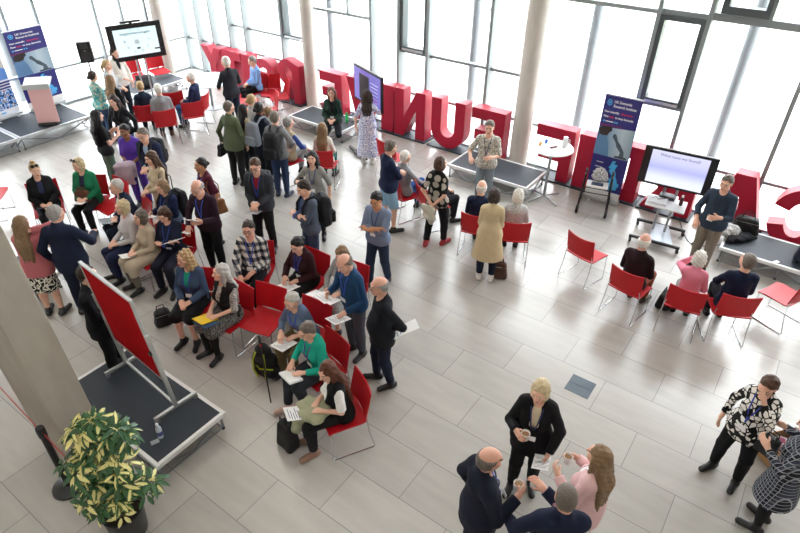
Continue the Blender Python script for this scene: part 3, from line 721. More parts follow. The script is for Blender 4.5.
# ------------------------------------------------------------------ red letters along the glass
def letter(ch, label, s0, s1, h=1.13, depth=.30, n0=11.12):
    """outline drawn as it reads from outside (so mirrored from in here); w = s1-s0"""
    w = s1-s0; t = .26*min(1, w/.8) if ch != 'I' else w; t = min(t, .27); b = .235
    O = []          # list of closed outlines; holes are extra outlines
    def arc(cx, cy, rx, ry, a0, a1, n=16): return [(cx+rx*math.cos(math.radians(a0+(a1-a0)*i/n)), cy+ry*math.sin(math.radians(a0+(a1-a0)*i/n))) for i in range(n+1)]
    if ch == 'I': O = [[(0, 0), (w, 0), (w, h), (0, h)]]
    elif ch == 'F': O = [[(0, 0), (t, 0), (t, .42), (w*.88, .42), (w*.88, .42+b), (t, .42+b), (t, h-b), (w, h-b), (w, h), (0, h)]]
    elif ch == 'E': O = [[(0, 0), (w, 0), (w, b), (t, b), (t, .46), (w*.9, .46), (w*.9, .46+b), (t, .46+b), (t, h-b), (w, h-b), (w, h), (0, h)]]
    elif ch == 'T': O = [[(w/2-t/2, 0), (w/2+t/2, 0), (w/2+t/2, h-b), (w, h-b), (w, h), (0, h), (0, h-b), (w/2-t/2, h-b)]]
    elif ch == 'N': O = [[(0, 0), (t, 0), (t, h*.60), (w-t, 0), (w, 0), (w, h), (w-t, h), (w-t, h*.40), (t, h), (0, h)]]
    elif ch == 'V': O = [[(w/2-t*.55, 0), (w/2+t*.55, 0), (w, h), (w-t*1.05, h), (w/2, .33), (t*1.05, h), (0, h)]]
    elif ch == 'A': O = [[(0, 0), (t*1.05, 0), (w*.5-t*.42, .24), (w*.5+t*.42, .24), (w-t*1.05, 0), (w, 0), (w/2+t*.62, h), (w/2-t*.62, h)], [(w*.5-t*.22, .46), (w*.5+t*.22, .46), (w/2, .72)]]
    elif ch == 'Y': O = [[(w/2-t/2, 0), (w/2+t/2, 0), (w/2+t/2, .45), (w, h), (w-t*1.1, h), (w/2, .72), (t*1.1, h), (0, h), (w/2-t/2, .45)]]
    elif ch == 'U':
        r = w/2; O = [[(0, h), (0, r)] + arc(r, r, r, r, 180, 360)[1:] + [(w, h), (w-t, h), (w-t, r)] + arc(r, r, r-t, r-t, 360, 180)[1:] + [(t, h)]]
    elif ch in 'RD':
        if ch == 'D': O = [[(0, 0), (w*.45, 0)] + arc(w*.45, h/2, w*.55, h/2, -90, 90) + [(0, h)], [(t, b), (t, h-b)] + arc(w*.45, h/2, w*.55-t, h/2-b, 90, -90)]
        else: O = [[(0, 0), (t, 0), (t, .40), (w*.42, .40), (w-t*1.12, 0), (w, 0), (w*.72, .46)] + arc(w*.5, .80, w*.5, .35, -62, 90) + [(0, h)], [(t, .62), (t, h-.19)] + arc(w*.48, .79, w*.48-t*.95, .17, 90, -90)]
    elif ch == 'C':
        R1, r1 = w/2, h/2; O = [arc(R1, r1, R1, r1, 20, 340, 30) + arc(R1, r1, R1-t, r1-b, 336, 24, 30)]
    elif ch == 'S':
        # heavy S as a swept band
        cl = arc(w/2, h-.32, w/2-t/2, .32-b/2, 20, 270, 16) + arc(w/2, .30, w/2-t/2, h-.32-(.32-b/2)-.30, 90, -160, 16)[1:]
        L, R_ = [], []
        for i, p in enumerate(cl):
            a, c = cl[max(0, i-1)], cl[min(len(cl)-1, i+1)]; d = Vector((c[0]-a[0], c[1]-a[1])).normalized(); q = Vector((-d.y, d.x))*b*.5
            L.append((p[0]+q.x, p[1]+q.y)); R_.append((p[0]-q.x, p[1]-q.y))
        O = [L+R_[::-1]]
    cu = bpy.data.curves.new('tmp', 'CURVE'); cu.dimensions = '2D'; cu.fill_mode = 'BOTH'; cu.extrude = depth/2
    for pts in O:
        sp = cu.splines.new('POLY'); sp.points.add(len(pts)-1); sp.use_cyclic_u = True
        for q, p in zip(sp.points, pts): q.co = (p[0], p[1], 0, 1)
    to = bpy.data.objects.new('tmp', cu); COL.objects.link(to)
    me = bpy.data.meshes.new_from_object(to.evaluated_get(bpy.context.evaluated_depsgraph_get())); bpy.data.objects.remove(to)
    me.materials.clear()
    root = empty('giant_letter', SNP((s0+s1)/2, n0+depth/2, .035), YAW, label, 'letter', 'giant red letters along the glass')
    M4 = Matrix(((-1, 0, 0, w/2), (0, 0, 1, 0), (0, 1, 0, 0), (0, 0, 0, 1)))
    me.transform(M4); me.flip_normals() if M4.to_3x3().determinant() < 0 else None
    o = link('letter_body', me, LETTER, root); bv = o.modifiers.new('bevel', 'BEVEL'); bv.width = .008; bv.segments = 1; bv.limit_method = 'ANGLE'
    mb = MB(); mb.box((0, .0, -.0175), (w+.10, depth+.16, .034)); mb.build('base_plate', M('2c3440', .6), root)
    return root
for ch, lab, s0, s1, *hh in [
    ('Y', 'red giant letter Y, last of the row at its far left end', -15.12, -14.26, 0.95), ('T', 'red giant letter T, between the letter Y and a letter I', -14.22, -13.46, 0.97),
    ('I', 'red giant letter I behind the seated man in light blue', -13.40, -13.06, 0.98), ('S', 'red giant letter S behind the cluster of red chairs', -12.98, -12.14, 0.99),
    ('R', 'red giant letter R at left of the concrete column, beside the letter S', -11.98, -11.19, 1.01), ('E', 'red giant letter E behind the woman sitting on the stage', -10.46, -9.72, 1.08),
    ('V', 'red giant letter V half hidden by the screen with the purple slide', -9.56, -8.62, 1.11), ('I', 'red giant letter I between the purple screen and the letter N', -8.48, -8.12),
    ('N', 'red giant letter N between a letter I and the letter U', -8.07, -7.20), ('U', 'red giant letter U, fully in view, with a round bottom', -7.02, -6.14),
    ('F', 'red giant letter F behind the man in the patterned shirt', -5.97, -5.16), ('F', 'red giant letter F behind the white round standing table', -4.42, -3.60),
    ('I', 'red giant letter I between the standing table and the parked banner', -3.50, -3.06), ('D', 'red giant letter D behind the right-hand tall banner', -2.98, -2.20),
    ('R', 'red giant letter R under the screen with the pale lavender slide', -2.08, -1.16), ('A', 'red giant letter A behind the man in the dark shirt', -.98, .04), ('C', 'red giant letter C, curved, cut by the right edge of the photo', .06, .98)]:
    letter(ch, lab, s0, s1, *hh)

# ------------------------------------------------------------------ red sled chairs
def make_chair():
    root = empty('red_chair')
    def back(u, v):
        x = (u-.5)*.50; z = .50+v*.36 - .0*(1-abs(2*u-1)) + .022*v*(abs(2*u-1)**2); y = -.205-.07*v-.035*(1-(2*u-1)**2)
        return (x, y, z)
    mb = MB(); mb.grid(back, 13, 7, .014); mb.build('backrest', REDSEAT, root, True)
    def seat(u, v):
        x = (u-.5)*.48; y = -.225+v*.46; z = .462-.014*(1-(2*u-1)**2)-.02*max(0, v-.8)/.2 + .03*max(0, .12-v)/.12
        return (x, y, z)
    mb = MB(); mb.grid(seat, 11, 11, .016); mb.build('seat', REDSEAT, root, True)
    for sx in (-1, 1):
        x = sx*.245
        mb = MB(); mb.tube([(x*.9, -.22, .60), (x, -.215, .50), (x*1.02, -.235, .30), (x*1.04, -.30, .022), (x*1.04, -.285, .008), (x*1.04, .20, .008), (x*1.03, .215, .022), (x, .20, .42), (x*.96, .19, .437), (x*.9, -.15, .442)], .0075, 7)
        mb.build('sled_leg', CHROME, root, True)
    mb = MB(); mb.tube([(-.235, .10, .437), (.235, .10, .437)], .0075, 7); mb.tube([(-.235, -.14, .438), (.235, -.14, .438)], .0075, 7); mb.build('crossbar', CHROME, root, True)
    return root
CHAIR0 = None
def chair(loc, face_rad, label):
    global CHAIR0
    if CHAIR0 is None: CHAIR0 = o = make_chair()
    else: o = copy_tree(CHAIR0)
    o.location = (loc.x, loc.y, loc.z); o.rotation_euler = (0, 0, face_rad-math.pi/2)
    tag(o, label, 'chair', 'red sled-base visitor chairs'); return o

# ------------------------------------------------------------------ portable stages
BRACE = M('8d9297', .4, .7)
def stage(label, s0, s1, n0, n1, hgt, white=True, legs=True):
    root = empty('stage_platform', SNP((s0+s1)/2, (n0+n1)/2), YAW, label, 'stage', 'portable stage platforms')
    w, d = s1-s0, n1-n0; fw = .045
    mb = MB(); mb.box((0, 0, hgt-.022), (w-2*fw+.002, d-2*fw+.002, .036)); mb.build('deck', CARPET, root)
    mb = MB(); fm = FRAMEWHITE if white else ALU
    for sy in (-1, 1): mb.box((0, sy*(d/2-fw/2), hgt-.03), (w, fw, .06), None, .004)
    for sx in (-1, 1): mb.box((sx*(w/2-fw/2), 0, hgt-.03), (fw, d-2*fw, .06), None, .004)
    mb.build('edge_frame', fm, root)
    xs = [-w/2+.05, 0, w/2-.05]; ys = [-d/2+.05, d/2-.05]; zt, zb = hgt-.06, .02
    for y in ys:
        for a, b in zip(xs, xs[1:]):
            m_ = (a+b)/2
            mb = MB(); mb.tube([(a, y, zt), (m_, y, zb)], .014, 6); mb.tube([(m_, y, zb), (b, y, zt)], .014, 6); mb.tube([(a, y, zb), (b, y, zb)], .010, 6)
            mb.build('lattice_brace', BRACE, root, True)
    for x in (xs[0], xs[-1]):
        mb = MB(); mb.tube([(x, ys[0], zt), (x, 0, zb)], .013, 6); mb.tube([(x, 0, zb), (x, ys[1], zt)], .013, 6); mb.tube([(x, ys[0], zb), (x, ys[1], zb)], .010, 6); mb.build('lattice_brace', BRACE, root, True)
    for x in xs:
        for y in ys:
            mb = MB(); mb.tube([(x, y, .025), (x, y, zt)], .015, 8); l = mb.build('leg', BRACE, root, True)
            mb = MB(); mb.lathe([(.022, 0), (.022, .02), (.014, .03)], (x, y, 0), 10); mb.build('foot', BLACK, l)
    return root
stage('dark stage platform in the foreground carrying the red board', -6.27, -4.36, 1.70, 2.65, .285)
stage('dark stage platform between the patterned-shirt man and the letter F', -5.82, -3.97, 9.93, 10.88, .30)
stage('dark stage platform with a woman sitting on its edge by a green bottle', -10.44, -8.70, 9.88, 10.76, .30)
stage('dark stage platform at the right carrying bags and a rucksack', -.42, 1.45, 9.98, 10.88, .30)
stage('stage platform at the far left under the pink-fronted lectern', -15.62, -14.2, 5.2, 6.93, .32, False)
stage('stage platform at the left photo edge in front of the lectern platform', -15.62, -14.2, 3.45, 5.17, .32, False)
stage('stage platform below the large screen at the upper left', -15.75, -14.72, 8.45, 10.2, .30, False)
stage('stage platform mostly hidden behind the square concrete pillar', -9.6, -8.6, 1.6, 3.0, .30)

# ------------------------------------------------------------------ writing
def text(body, size, mat, parent, loc, rot, name='lettering', bold=0.0, align='LEFT', kind=None):
    cu = bpy.data.curves.new('tmp', 'FONT'); cu.body = body; cu.size = size; cu.align_x = align; cu.offset = bold; cu.extrude = .0006; cu.resolution_u = 2
    to = bpy.data.objects.new('tmp', cu); COL.objects.link(to)
    me = bpy.data.meshes.new_from_object(to.evaluated_get(bpy.context.evaluated_depsgraph_get())); bpy.data.objects.remove(to)
    me.materials.clear(); o = link(name, me, mat, parent); o.location = loc; o.rotation_euler = rot
    return o
UPR = (math.pi/2, 0, 0)      # faces -y

# ------------------------------------------------------------------ roll-up banners
NAVY = M('2b2a78', .45); SKYB = M('4bb0ea', .5); WTXT = M('f2f3f7', .6); RTXT = M('d2234f', .6)
def photo_mat():
    m, N, L, b = nt('printed_laboratory_photo'); tc = N.new('ShaderNodeTexCoord'); sp = N.new('ShaderNodeSeparateXYZ'); L.new(tc.outputs['Object'], sp.inputs[0])
    r = ramp(N, [(0, '3f5f86'), (.35, '86a4bf'), (.7, 'b7c8d4'), (1, '8ea6b8')], 'LINEAR')
    mp = N.new('ShaderNodeMath'); mp.operation = 'MULTIPLY_ADD'; mp.inputs[1].default_value = 1.2; mp.inputs[2].default_value = .5; L.new(sp.outputs[0], mp.inputs[0]); L.new(mp.outputs[0], r.inputs[0])
    L.new(r.outputs[0], b.inputs['Base Color']); b.inputs['Roughness'].default_value = .5
    return m
PHOTO = photo_mat()
def flat(pts, y, name, mat, parent, th=.002):
    mb = MB(); mb.poly([(p[0], y, p[1]) for p in pts], (0, -th, 0)); return mb.build(name, mat, parent)
def disc(cx, cz, r, n=20, a=1.0): return [(cx+r*math.cos(2*math.pi*k/n), cz+r*a*math.sin(2*math.pi*k/n)) for k in range(n)]
UK = [(-.02, .40), (.05, .41), (.02, .35), (.10, .35), (.07, .29), (.06, .25), (.10, .20), (.11, .13), (.15, .08), (.16, .03), (.21, .02), (.21, -.03), (.17, -.07), (.19, -.10), (.08, -.12), (.0, -.15), (-.06, -.14), (-.03, -.09), (.02, -.07), (-.06, -.05), (-.05, -.02), (0, .0), (-.01, .05), (-.05, .06), (.03, .10), (.02, .16), (-.01, .17), (-.03, .20), (-.06, .22), (-.03, .26), (-.08, .27), (-.05, .32)]
def banner(label, loc, rz, kind='institute', w=.85, h=2.05):
    root = empty('rollup_banner', loc, rz, label, 'banner', 'tall roll-up banners')
    mb = MB(); mb.box((0, 0, .045), (w+.03, .16, .07), None, .012); cs = mb.build('cassette', ALU, root)
    for sx in (-1, 1):
        mb = MB(); mb.box((sx*w*.3, 0, .006), (.05, .36, .012)); mb.build('foot', ALU, root)
    mb = MB(); mb.tube([(0, .05, .07), (0, .05, h)], .012, 8); mb.build('support_pole', ALU, root)
    mb = MB(); mb.box((0, 0, h+.075), (w+.01, .03, .025)); mb.build('top_rail', ALU, root)
    mb = MB(); mb.box((0, 0, .08+h/2-.01), (w, .004, h)); pn = mb.build('printed_panel', NAVY if kind == 'institute' else M('dfe4ec', .5), root)
    y = -.003
    if kind == 'institute':
        x0 = -w/2
        pz = 1.0
        flat([(x0, .95), (-x0, .95), (-x0, 1.55), (x0, 1.42) if False else (x0, 1.50)], y, 'laboratory_photo', PHOTO, pn)
        flat([(x0, 1.28), (x0+.10, 1.40), (x0+.22, 1.38), (x0+.30, 1.22), (x0+.36, .95), (x0, .95)], y-.002, 'lab_coat', M('5b83ad', .6), pn)
        flat([(x0+.04, 1.36), (x0+.02, 1.47), (x0+.1, 1.52), (x0+.3, 1.54), (x0+.33, 1.47), (x0+.27, 1.42), (x0+.24, 1.36), (x0+.14, 1.34)], y-.0025, 'dark_hair', M('2f2726', .7), pn)
        flat([(x0+.36, 1.36), (x0+.39, 1.42), (x0+.44, 1.41), (x0+.52, 1.28), (x0+.58, 1.24), (x0+.70, 1.10), (x0+.72, 1.0), (x0+.60, 1.0), (x0+.62, 1.08), (x0+.50, 1.18), (x0+.46, 1.26)], y-.003, 'microscope', M('4a5a68', .4), pn)
        flat([(x0+.50, .96), (x0+.80, .96), (x0+.78, 1.0), (x0+.52, 1.0)], y-.003, 'microscope_base', M('3a4652', .4), pn)
        flat([(x0, 1.52), (x0+.55, 1.55), (x0+.55, 1.57), (x0, 1.56)], y-.001, 'red_stripe', M('6a2563', .6), pn)
        em = flat(disc(x0+.13, 1.98, .058), y, 'round_emblem', SKYB, pn)
        flat(disc(x0+.13, 1.98, .040), y-.0022, 'emblem_centre', NAVY, em); flat(disc(x0+.13, 1.98, .026, 6), y-.0044, 'emblem_core', SKYB, em)
        text('UK Dementia', .072, WTXT, pn, (x0+.23, y-.003, 1.985), UPR, bold=.0012); text('Research Institute', .072, WTXT, pn, (x0+.23, y-.003, 1.905), UPR, bold=.0012)
        text('New scientific', .060, WTXT, pn, (x0+.05, y-.003, 1.79), UPR, bold=.0012); text('discoveries.', .060, RTXT, pn, (x0+.435, y-.003, 1.79), UPR, bold=.0012)
        text('New', .060, WTXT, pn, (x0+.05, y-.003, 1.70), UPR, bold=.0012); text('ways', .060, RTXT, pn, (x0+.18, y-.003, 1.70), UPR, bold=.0012); text('to stop dementia', .060, WTXT, pn, (x0+.325, y-.003, 1.70), UPR, bold=.0012)
        flat(disc(x0+.08, 1.625, .022, 14), y, 'small_emblem', SKYB, pn); flat(disc(x0+.34, 1.625, .018, 14), y, 'small_emblem', SKYB, pn); flat(disc(x0+.39, 1.625, .018, 14), y, 'small_emblem', SKYB, pn)
        flat([(x0+.12, 1.617), (x0+.30, 1.617), (x0+.30, 1.634), (x0+.12, 1.634)], y, 'small_caption_line', WTXT, pn)
        mp = flat([(p[0]*1.15+.10, p[1]*1.15+.42) for p in UK], y, 'map_of_the_country', SKYB, pn)
        for cx, cz in ((.22, .36), (.04, .35), (.2, .42), (.14, .67), (-.02, .56)): flat(disc(cx, cz, .012, 10), y-.0022, 'map_dot', RTXT, mp)
        for k, (tx, tz) in enumerate(((-.30, .80), (-.32, .70), (-.30, .52))): flat([(tx, tz), (tx+.16, tz), (tx+.16, tz+.012), (tx, tz+.012)], y, 'small_caption_line', WTXT, pn)
        mb = MB(); mb.box((0, -.004, .155), (w, .004, .15)); mb.build('white_footer', WHITE, pn)
    else:
        x0 = -w/2
        flat([(x0, 1.5), (-x0, 1.5), (-x0, 2.08), (x0, 2.08)], y, 'dark_header', NAVY, pn)
        flat([(x0, .95), (-x0, .95), (-x0, 1.5), (x0, 1.5)], y, 'portrait_photo', M('c9c3bf', .6), pn)
        flat([(x0+.1, .95), (-x0, .95), (-x0, 1.2), (x0+.62, 1.32), (x0+.3, 1.28)], y-.0022, 'blue_shirt', M('5d8fd6', .6), pn)
        flat(disc(x0+.45, 1.38, .10, 18, 1.2), y-.0022, 'face', M('b5795c', .6), pn); flat(disc(x0+.42, 1.46, .10, 18, .7), y-.0044, 'dark_hair', M('2f2622', .7), pn)
        for z in (.72, .79, .86): flat([(x0, z), (-x0, z), (-x0, z+.045), (x0, z+.045)], y, 'navy_band', NAVY, pn)
        flat([(x0, .22), (-x0, .22), (-x0, .70), (x0, .70)], y, 'crowd_photo', PAT('floral', '27406e', '4b8fe0', 'd8dde6', '3c2f38', 'c85a70', scale=.8), pn)
        flat([(-.06, .12), (.06, .12), (.06, .16), (-.06, .16)], y, 'small_logo', SKYB, pn)
    return root
def toward(p, q): return math.atan2(q.y-p.y, q.x-p.x)
# facing: local -y is the printed side
bR = G(602.5, 198)+Vector((-UY*-.13, -UX*.13, 0))
banner('navy roll-up banner with a blue country map, standing before the red letters at right', bR, YAW+.02).scale = (.80, 1, 1.0)
bL = (G(25, 111, .32)+G(53, 104, .32))*.5
bL2 = G(6, 116, .32); d_ = G(53, 103.5, .32)-G(26, 112, .32)
banner('navy roll-up banner behind the pink-fronted lectern at far left', (G(26, 112.5, .32)+G(53, 104, .32))*.5+Vector((.14, .14, 0)), math.atan2(d_.y, d_.x)).scale = (1.08, 1, .88)
d2 = G(25, 112, .32)-G(0, 121, .32)
banner('pale roll-up banner with a crowd photo cut by the left photo edge', G(6, 118.5, .32), math.atan2(d2.y, d2.x), 'people').scale = (.95, 1, .90)

# ------------------------------------------------------------------ lectern, loudspeaker
lp = G(50.5, 124, .32)
lec = empty('lectern', lp, math.radians(14), 'white lectern with a plain pale pink front panel on the far left platform', 'lectern')
mb = MB(); mb.box((0, 0, .04), (.42, .34, .05), None, .01); mb.build('base', BLACKM, lec)
mb = MB(); mb.box((0, -.02, .49), (.48, .025, .86), RX(math.radians(-4)), .01); mb.build('front_panel', M('efbfc0', .5), lec)
mb = MB(); mb.tube([(0, .08, .06), (0, .08, .92)], .03, 10); mb.build('pole', ALU, lec)
mb = MB(); mb.box((0, .06, .97), (.56, .40, .04), RX(math.radians(16)), .008); mb.box((0, -.14, .93), (.56, .02, .12), RX(math.radians(10))); mb.build('desk_top', M('c3c7ca', .4), lec)
mb = MB(); mb.box((0, .06, .995), (.30, .22, .004), RX(math.radians(16))); mb.build('notes_sheet', PAPER, lec)
sp0 = G(94, 78)
sp0 = SNP(-15.6, 8.0)
def find_base(px, py, z): return G(px, py, z).xy.to_3d()
sp0 = find_base(85, 50, 1.75)
spk = empty('loudspeaker', sp0, math.radians(22), 'black loudspeaker on a thin pole at the upper left near the glass', 'loudspeaker')
mb = MB(); mb.box((0, 0, 1.72), (.31, .27, .48), RX(math.radians(0)), .03); bd = mb.build('cabinet', BLACK, spk)
mb = MB(); mb.lathe([(.12, 0), (.12, .008), (.03, .004)], (0, 0, 0), 24); w_ = mb.build('woofer', M('26282b', .35), bd); w_.location = (0, -.137, 1.64); w_.rotation_euler = (math.pi/2, 0, 0)
mb = MB(); mb.box((0, -.138, 1.86), (.18, .012, .10)); mb.build('horn', M('2f3236', .4), bd)
mb = MB(); mb.box((0, -.138, 1.76), (.04, .006, .02)); mb.build('maker_plate', STEEL, bd)
mb = MB(); mb.tube([(0, 0, .05), (0, 0, 1.5)], .018, 8); mb.build('pole', BLACKM, spk)
for k in range(3):
    a = k*2.094+.4; mb = MB(); mb.tube([(0, 0, .55), (.42*math.cos(a), .42*math.sin(a), .02)], .012, 6); mb.build('leg', BLACKM, spk)

# ------------------------------------------------------------------ screens on stands
def grad_mat(stops, axis=2, lo=-.4, hi=.4, e=.9):
    m, N, L, b = nt('lit_slide'); tc = N.new('ShaderNodeTexCoord'); sp = N.new('ShaderNodeSeparateXYZ'); L.new(tc.outputs['Object'], sp.inputs[0])
    mr = N.new('ShaderNodeMapRange'); mr.inputs[1].default_value = lo; mr.inputs[2].default_value = hi; L.new(sp.outputs[axis], mr.inputs[0])
    r = ramp(N, stops, 'LINEAR'); L.new(mr.outputs[0], r.inputs[0]); L.new(r.outputs[0], b.inputs['Emission Color']); b.inputs['Emission Strength'].default_value = e
    b.inputs['Base Color'].default_value = (.02, .02, .02, 1); b.inputs['Roughness'].default_value = .2
    return m
def screen_unit(label, loc, rz, w, h, zc, border, slide, kind, tilt=0.0, vb=.09):
    root = empty('presentation_screen', loc, rz, label, 'screen', 'flat screens on wheeled stands')
    mb = MB(); mb.box((0, 0, zc), (w, .06, h), None, .006); bz = mb.build('bezel', BLACK, root)
    pw, ph = w-2*border, h-vb
    mb = MB(); mb.box((0, 0, 0), (pw, .006, ph)); pn = mb.build('display_panel', slide, bz); pn.location = (0, -.032, zc)
    for sx in (-1, 1):
        mb = MB(); mb.tube([(sx*.10, .045, .12), (sx*.10, .045, zc+.1)], .022, 10); mb.build('pole', STEEL, root, True)
    return root, bz, pn, pw, ph
# right: wide black screen with side margins, lectern shelf, wheeled base
t3 = G(656, 238)
S3 = grad_mat([(0, 'e9eefb'), (.3, 'd9defa'), (.5, 'a9aee6'), (.66, 'c3c6f0'), (1, 'd6d6f6')], e=1.0)
rt, bz, pn, pw, ph = screen_unit('wide black screen with a lavender slide on a wheeled stand at right', t3, YAW+.10, 1.16, .68, 1.36, .125, S3, 3)
text('What have we found?', .072, M('3b3a55', .6), pn, (0, -.005, ph/2-.09), UPR, align='CENTER')
mb = MB(); mb.box((0, -.22, .82), (.64, .34, .025), RX(math.radians(10)), .01); mb.build('laptop_shelf', M('e8ebee', .35), rt)
mb = MB(); mb.box((-.02, -.05, .86), (.26, .18, .10), None, .02); mb.build('mount_box', M('3a3c40', .5), rt)
for y in (-.36, .30):
    mb = MB(); mb.box((0, y, .12), (.86, .05, .045), None, .008); cb = mb.build('base_bar', BLACK, rt)
    for sx in (-1, 1):
        mb = MB(); mb.lathe([(.045, -.018), (.05, 0), (.045, .018)], (0, 0, 0), 14); wl = mb.build('caster', BLACK, cb, True); wl.location = (sx*.40, y, .05); wl.rotation_euler = (0, math.pi/2, .3)
mb = MB(); mb.poly([(-.10, -.34, .13), (.30, -.34, .13), (.14, .28, .13), (-.14, .28, .13)], (0, 0, .012)); mb.build('base_plate', M('b9c3cc', .3, .5), rt)
def on(root, p): return root.matrix_basis @ Vector(p)
def mat_of(o): return Matrix.LocRotScale(o.location, o.rotation_euler, None)
m3 = mat_of(rt)
lap = empty('laptop', m3 @ Vector((-.14, -.22, .84)), YAW+.1, 'small white laptop-like device with cables on the shelf under the lavender screen', 'laptop')
mb = MB(); mb.box((0, 0, .012), (.30, .21, .016), RX(math.radians(10)), .004); mb.build('keyboard_half', M('dfe3e6', .4), lap)
mb = MB(); mb.tube([(-.1, 0, .03), (-.05, .04, .05), (.0, -.02, .04), (.08, .03, .05), (.12, .1, .03)], .005, 6); mb.build('cable', BLACK, lap)
bt = empty('drinks_bottle', m3 @ Vector((.22, -.2, .845)), 0, 'small dark bottle with a white top on the shelf under the lavender screen', 'bottle')
mb = MB(); mb.lathe([(.028, 0), (.03, .01), (.03, .12), (.018, .15)], (0, 0, 0), 14); mb.build('bottle_body', M('4a1d22', .3), bt, True); mb = MB(); mb.lathe([(.018, .15), (.019, .185)], (0, 0, 0), 12); mb.build('cap', WHITE, bt)
# middle: purple slide
S2 = grad_mat([(0, '8b84d8'), (.5, '6d66bb'), (1, '7a72cc')], 0, -.5, .5, .8)
q1, q2 = G(355, 63, 1.78), G(382, 78, 1.78)
p2 = (G(355, 64.5, 1.85)+G(382, 79.5, 1.85))*.5; p2.z = 0
d2_ = G(382, 79.5, 1.85)-G(355, 64.5, 1.85)
rt, bz, pn, pw, ph = screen_unit('screen with a purple slide on a stand beside the woman in the floral dress', p2, math.atan2(d2_.y, d2_.x), d2_.xy.length+.03, .78, 1.50, .035, S2, 2)
flat([(-pw*.30, -ph*.44), (pw*.08, -ph*.44), (pw*.08, ph*.36), (-pw*.30, ph*.36)], -.004, 'dark_picture', M('1c1b26', .5), pn)
for k in range(6): flat([(pw*.13, ph*.22-k*.075), (pw*.42, ph*.22-k*.075), (pw*.42, ph*.22-k*.075+.014), (pw*.13, ph*.22-k*.075+.014)], -.004, 'text_line', M('d7d2f5' if k < 4 else 'd58ab0', .6), pn)
mb = MB(); mb.box((0, 0, .06), (.10, .75, .05)); mb.build('base_bar', BLACK, rt); mb = MB(); mb.box((0, .3, .06), (.8, .06, .05)); mb.box((0, -.3, .06), (.8, .06, .05)); mb.build('base_bar', BLACK, rt)
mb = MB(); mb.box((.1, -.12, .98), (.36, .22, .03)); mb.build('shelf', STEEL, rt)
# left: white slide with black bezel, camera bar on top
S1 = grad_mat([(0, 'dff1f8'), (1, 'd3ecf6')], 2, -.5, .5, 1.0)
zt = 1.83
d1_ = G(159, 20, 2.25)-G(104.5, 27, 2.25)
p1 = (G(159, 20, 2.25)+G(104.5, 27, 2.25))*.5; p1.z = .30
rt, bz, pn, pw, ph = screen_unit('large black-framed screen with a white slide at the upper left', p1, math.atan2(d1_.y, d1_.x), d1_.xy.length, .84, 1.54, .13, S1, 1, vb=.22)
flat(disc(0, .0, .06, 18), -.004, 'diagram_figure', M('c9dde6', .6), pn); flat([(-.03, -.17), (.05, -.17), (.05, -.13), (-.03, -.13)], -.004, 'diagram_mark', M('333b44', .6), pn)
for k in range(10):
    a = k*.628; flat(disc(.32*math.cos(a)*.9, .03+.26*math.sin(a), .03, 12), -.004, 'diagram_node', M('d2e8f1', .6), pn)
flat([(-.36, ph/2-.13), (.36, ph/2-.13), (.36, ph/2-.09), (-.36, ph/2-.09)], -.004, 'title_line', M('bcdbe7', .6), pn)
flat([(.38, -ph/2+.08), (.60, -ph/2+.08), (.60, -ph/2+.115), (.38, -ph/2+.115)], -.004, 'footer_mark', M('30373f', .6), pn)
mb = MB(); mb.box((-.05, 0, 2.0), (.48, .07, .05), None, .01); mb.box((-.05, 0, 1.965), (.06, .05, .03)); mb.build('camera_bar', BLACK, rt)
mb = MB(); mb.box((0, .05, .05), (.5, .30, .04)); mb.build('base_bar', BLACK, rt); mb = MB(); mb.box((0, -.25, .05), (1.0, .06, .05)); mb.build('base_bar', BLACK, rt)
dv = empty('floor_monitor', SNP(-15.05, 9.05, .30), math.radians(20), 'small dark grey box on the platform under the upper left screen', 'monitor')
mb = MB(); mb.box((0, 0, .16), (.42, .22, .30), RX(math.radians(-18)), .02); mb.build('cabinet', M('4b4f54', .6), dv); mb = MB(); mb.box((0, -.125, .17), (.34, .01, .2), RX(math.radians(-18))); mb.build('grille', M('35383c', .7), dv)

# ------------------------------------------------------------------ standing table with bits on it
tb = G(543.5, 198)
tbl = empty('standing_table', tb, .2, 'white round standing table on a single post beside the concrete column', 'table')
mb = MB(); mb.lathe([(.0, 1.075), (.40, 1.075), (.41, 1.085), (.41, 1.095), (.40, 1.105), (0, 1.105)], (0, 0, 0), 40, False); mb.build('tabletop', M('eef0f1', .35), tbl, True)
mb = MB(); mb.lathe([(.028, .04), (.028, 1.075)], (0, 0, 0), 16); mb.build('post', STEEL, tbl, True)
for k in range(4):
    a = k*math.pi/2+.3; mb = MB(); mb.tube([(0, 0, .06), (.2*math.cos(a), .2*math.sin(a), .045), (.38*math.cos(a), .38*math.sin(a), .015)], .016, 8); mb.build('foot', STEEL, tbl, True)
def on_table(x, y): return tb+Vector((x, y, 1.107))
jug = empty('water_jug', on_table(.24, .03), 0, 'clear white water jug standing at the right of the round standing table', 'jug')
mb = MB(); mb.lathe([(.05, 0), (.06, .02), (.055, .12), (.04, .17), (.045, .19)], (0, 0, 0), 18); mb.build('jug_body', M('dfe6e6', .2), jug, True); mb = MB(); mb.tube([(.05, 0, .15), (.09, 0, .13), (.09, 0, .06), (.055, 0, .04)], .006, 6); mb.build('handle', M('dfe6e6', .2), jug)
for nm, x, y, c, lab in (('paper_cup', -.08, .2, '3f74c4', 'small blue pot at the back of the round standing table'), ('snack_tub', -.22, .08, 'd9a35c', 'small orange tub at the left of the round standing table')):
    e = empty(nm, on_table(x, y), 0, lab, 'cup'); mb = MB(); mb.lathe([(.026, 0), (.034, .06), (.030, .06), (.024, .005)], (0, 0, 0), 14); mb.build('cup_body', M(c, .5), e, True)
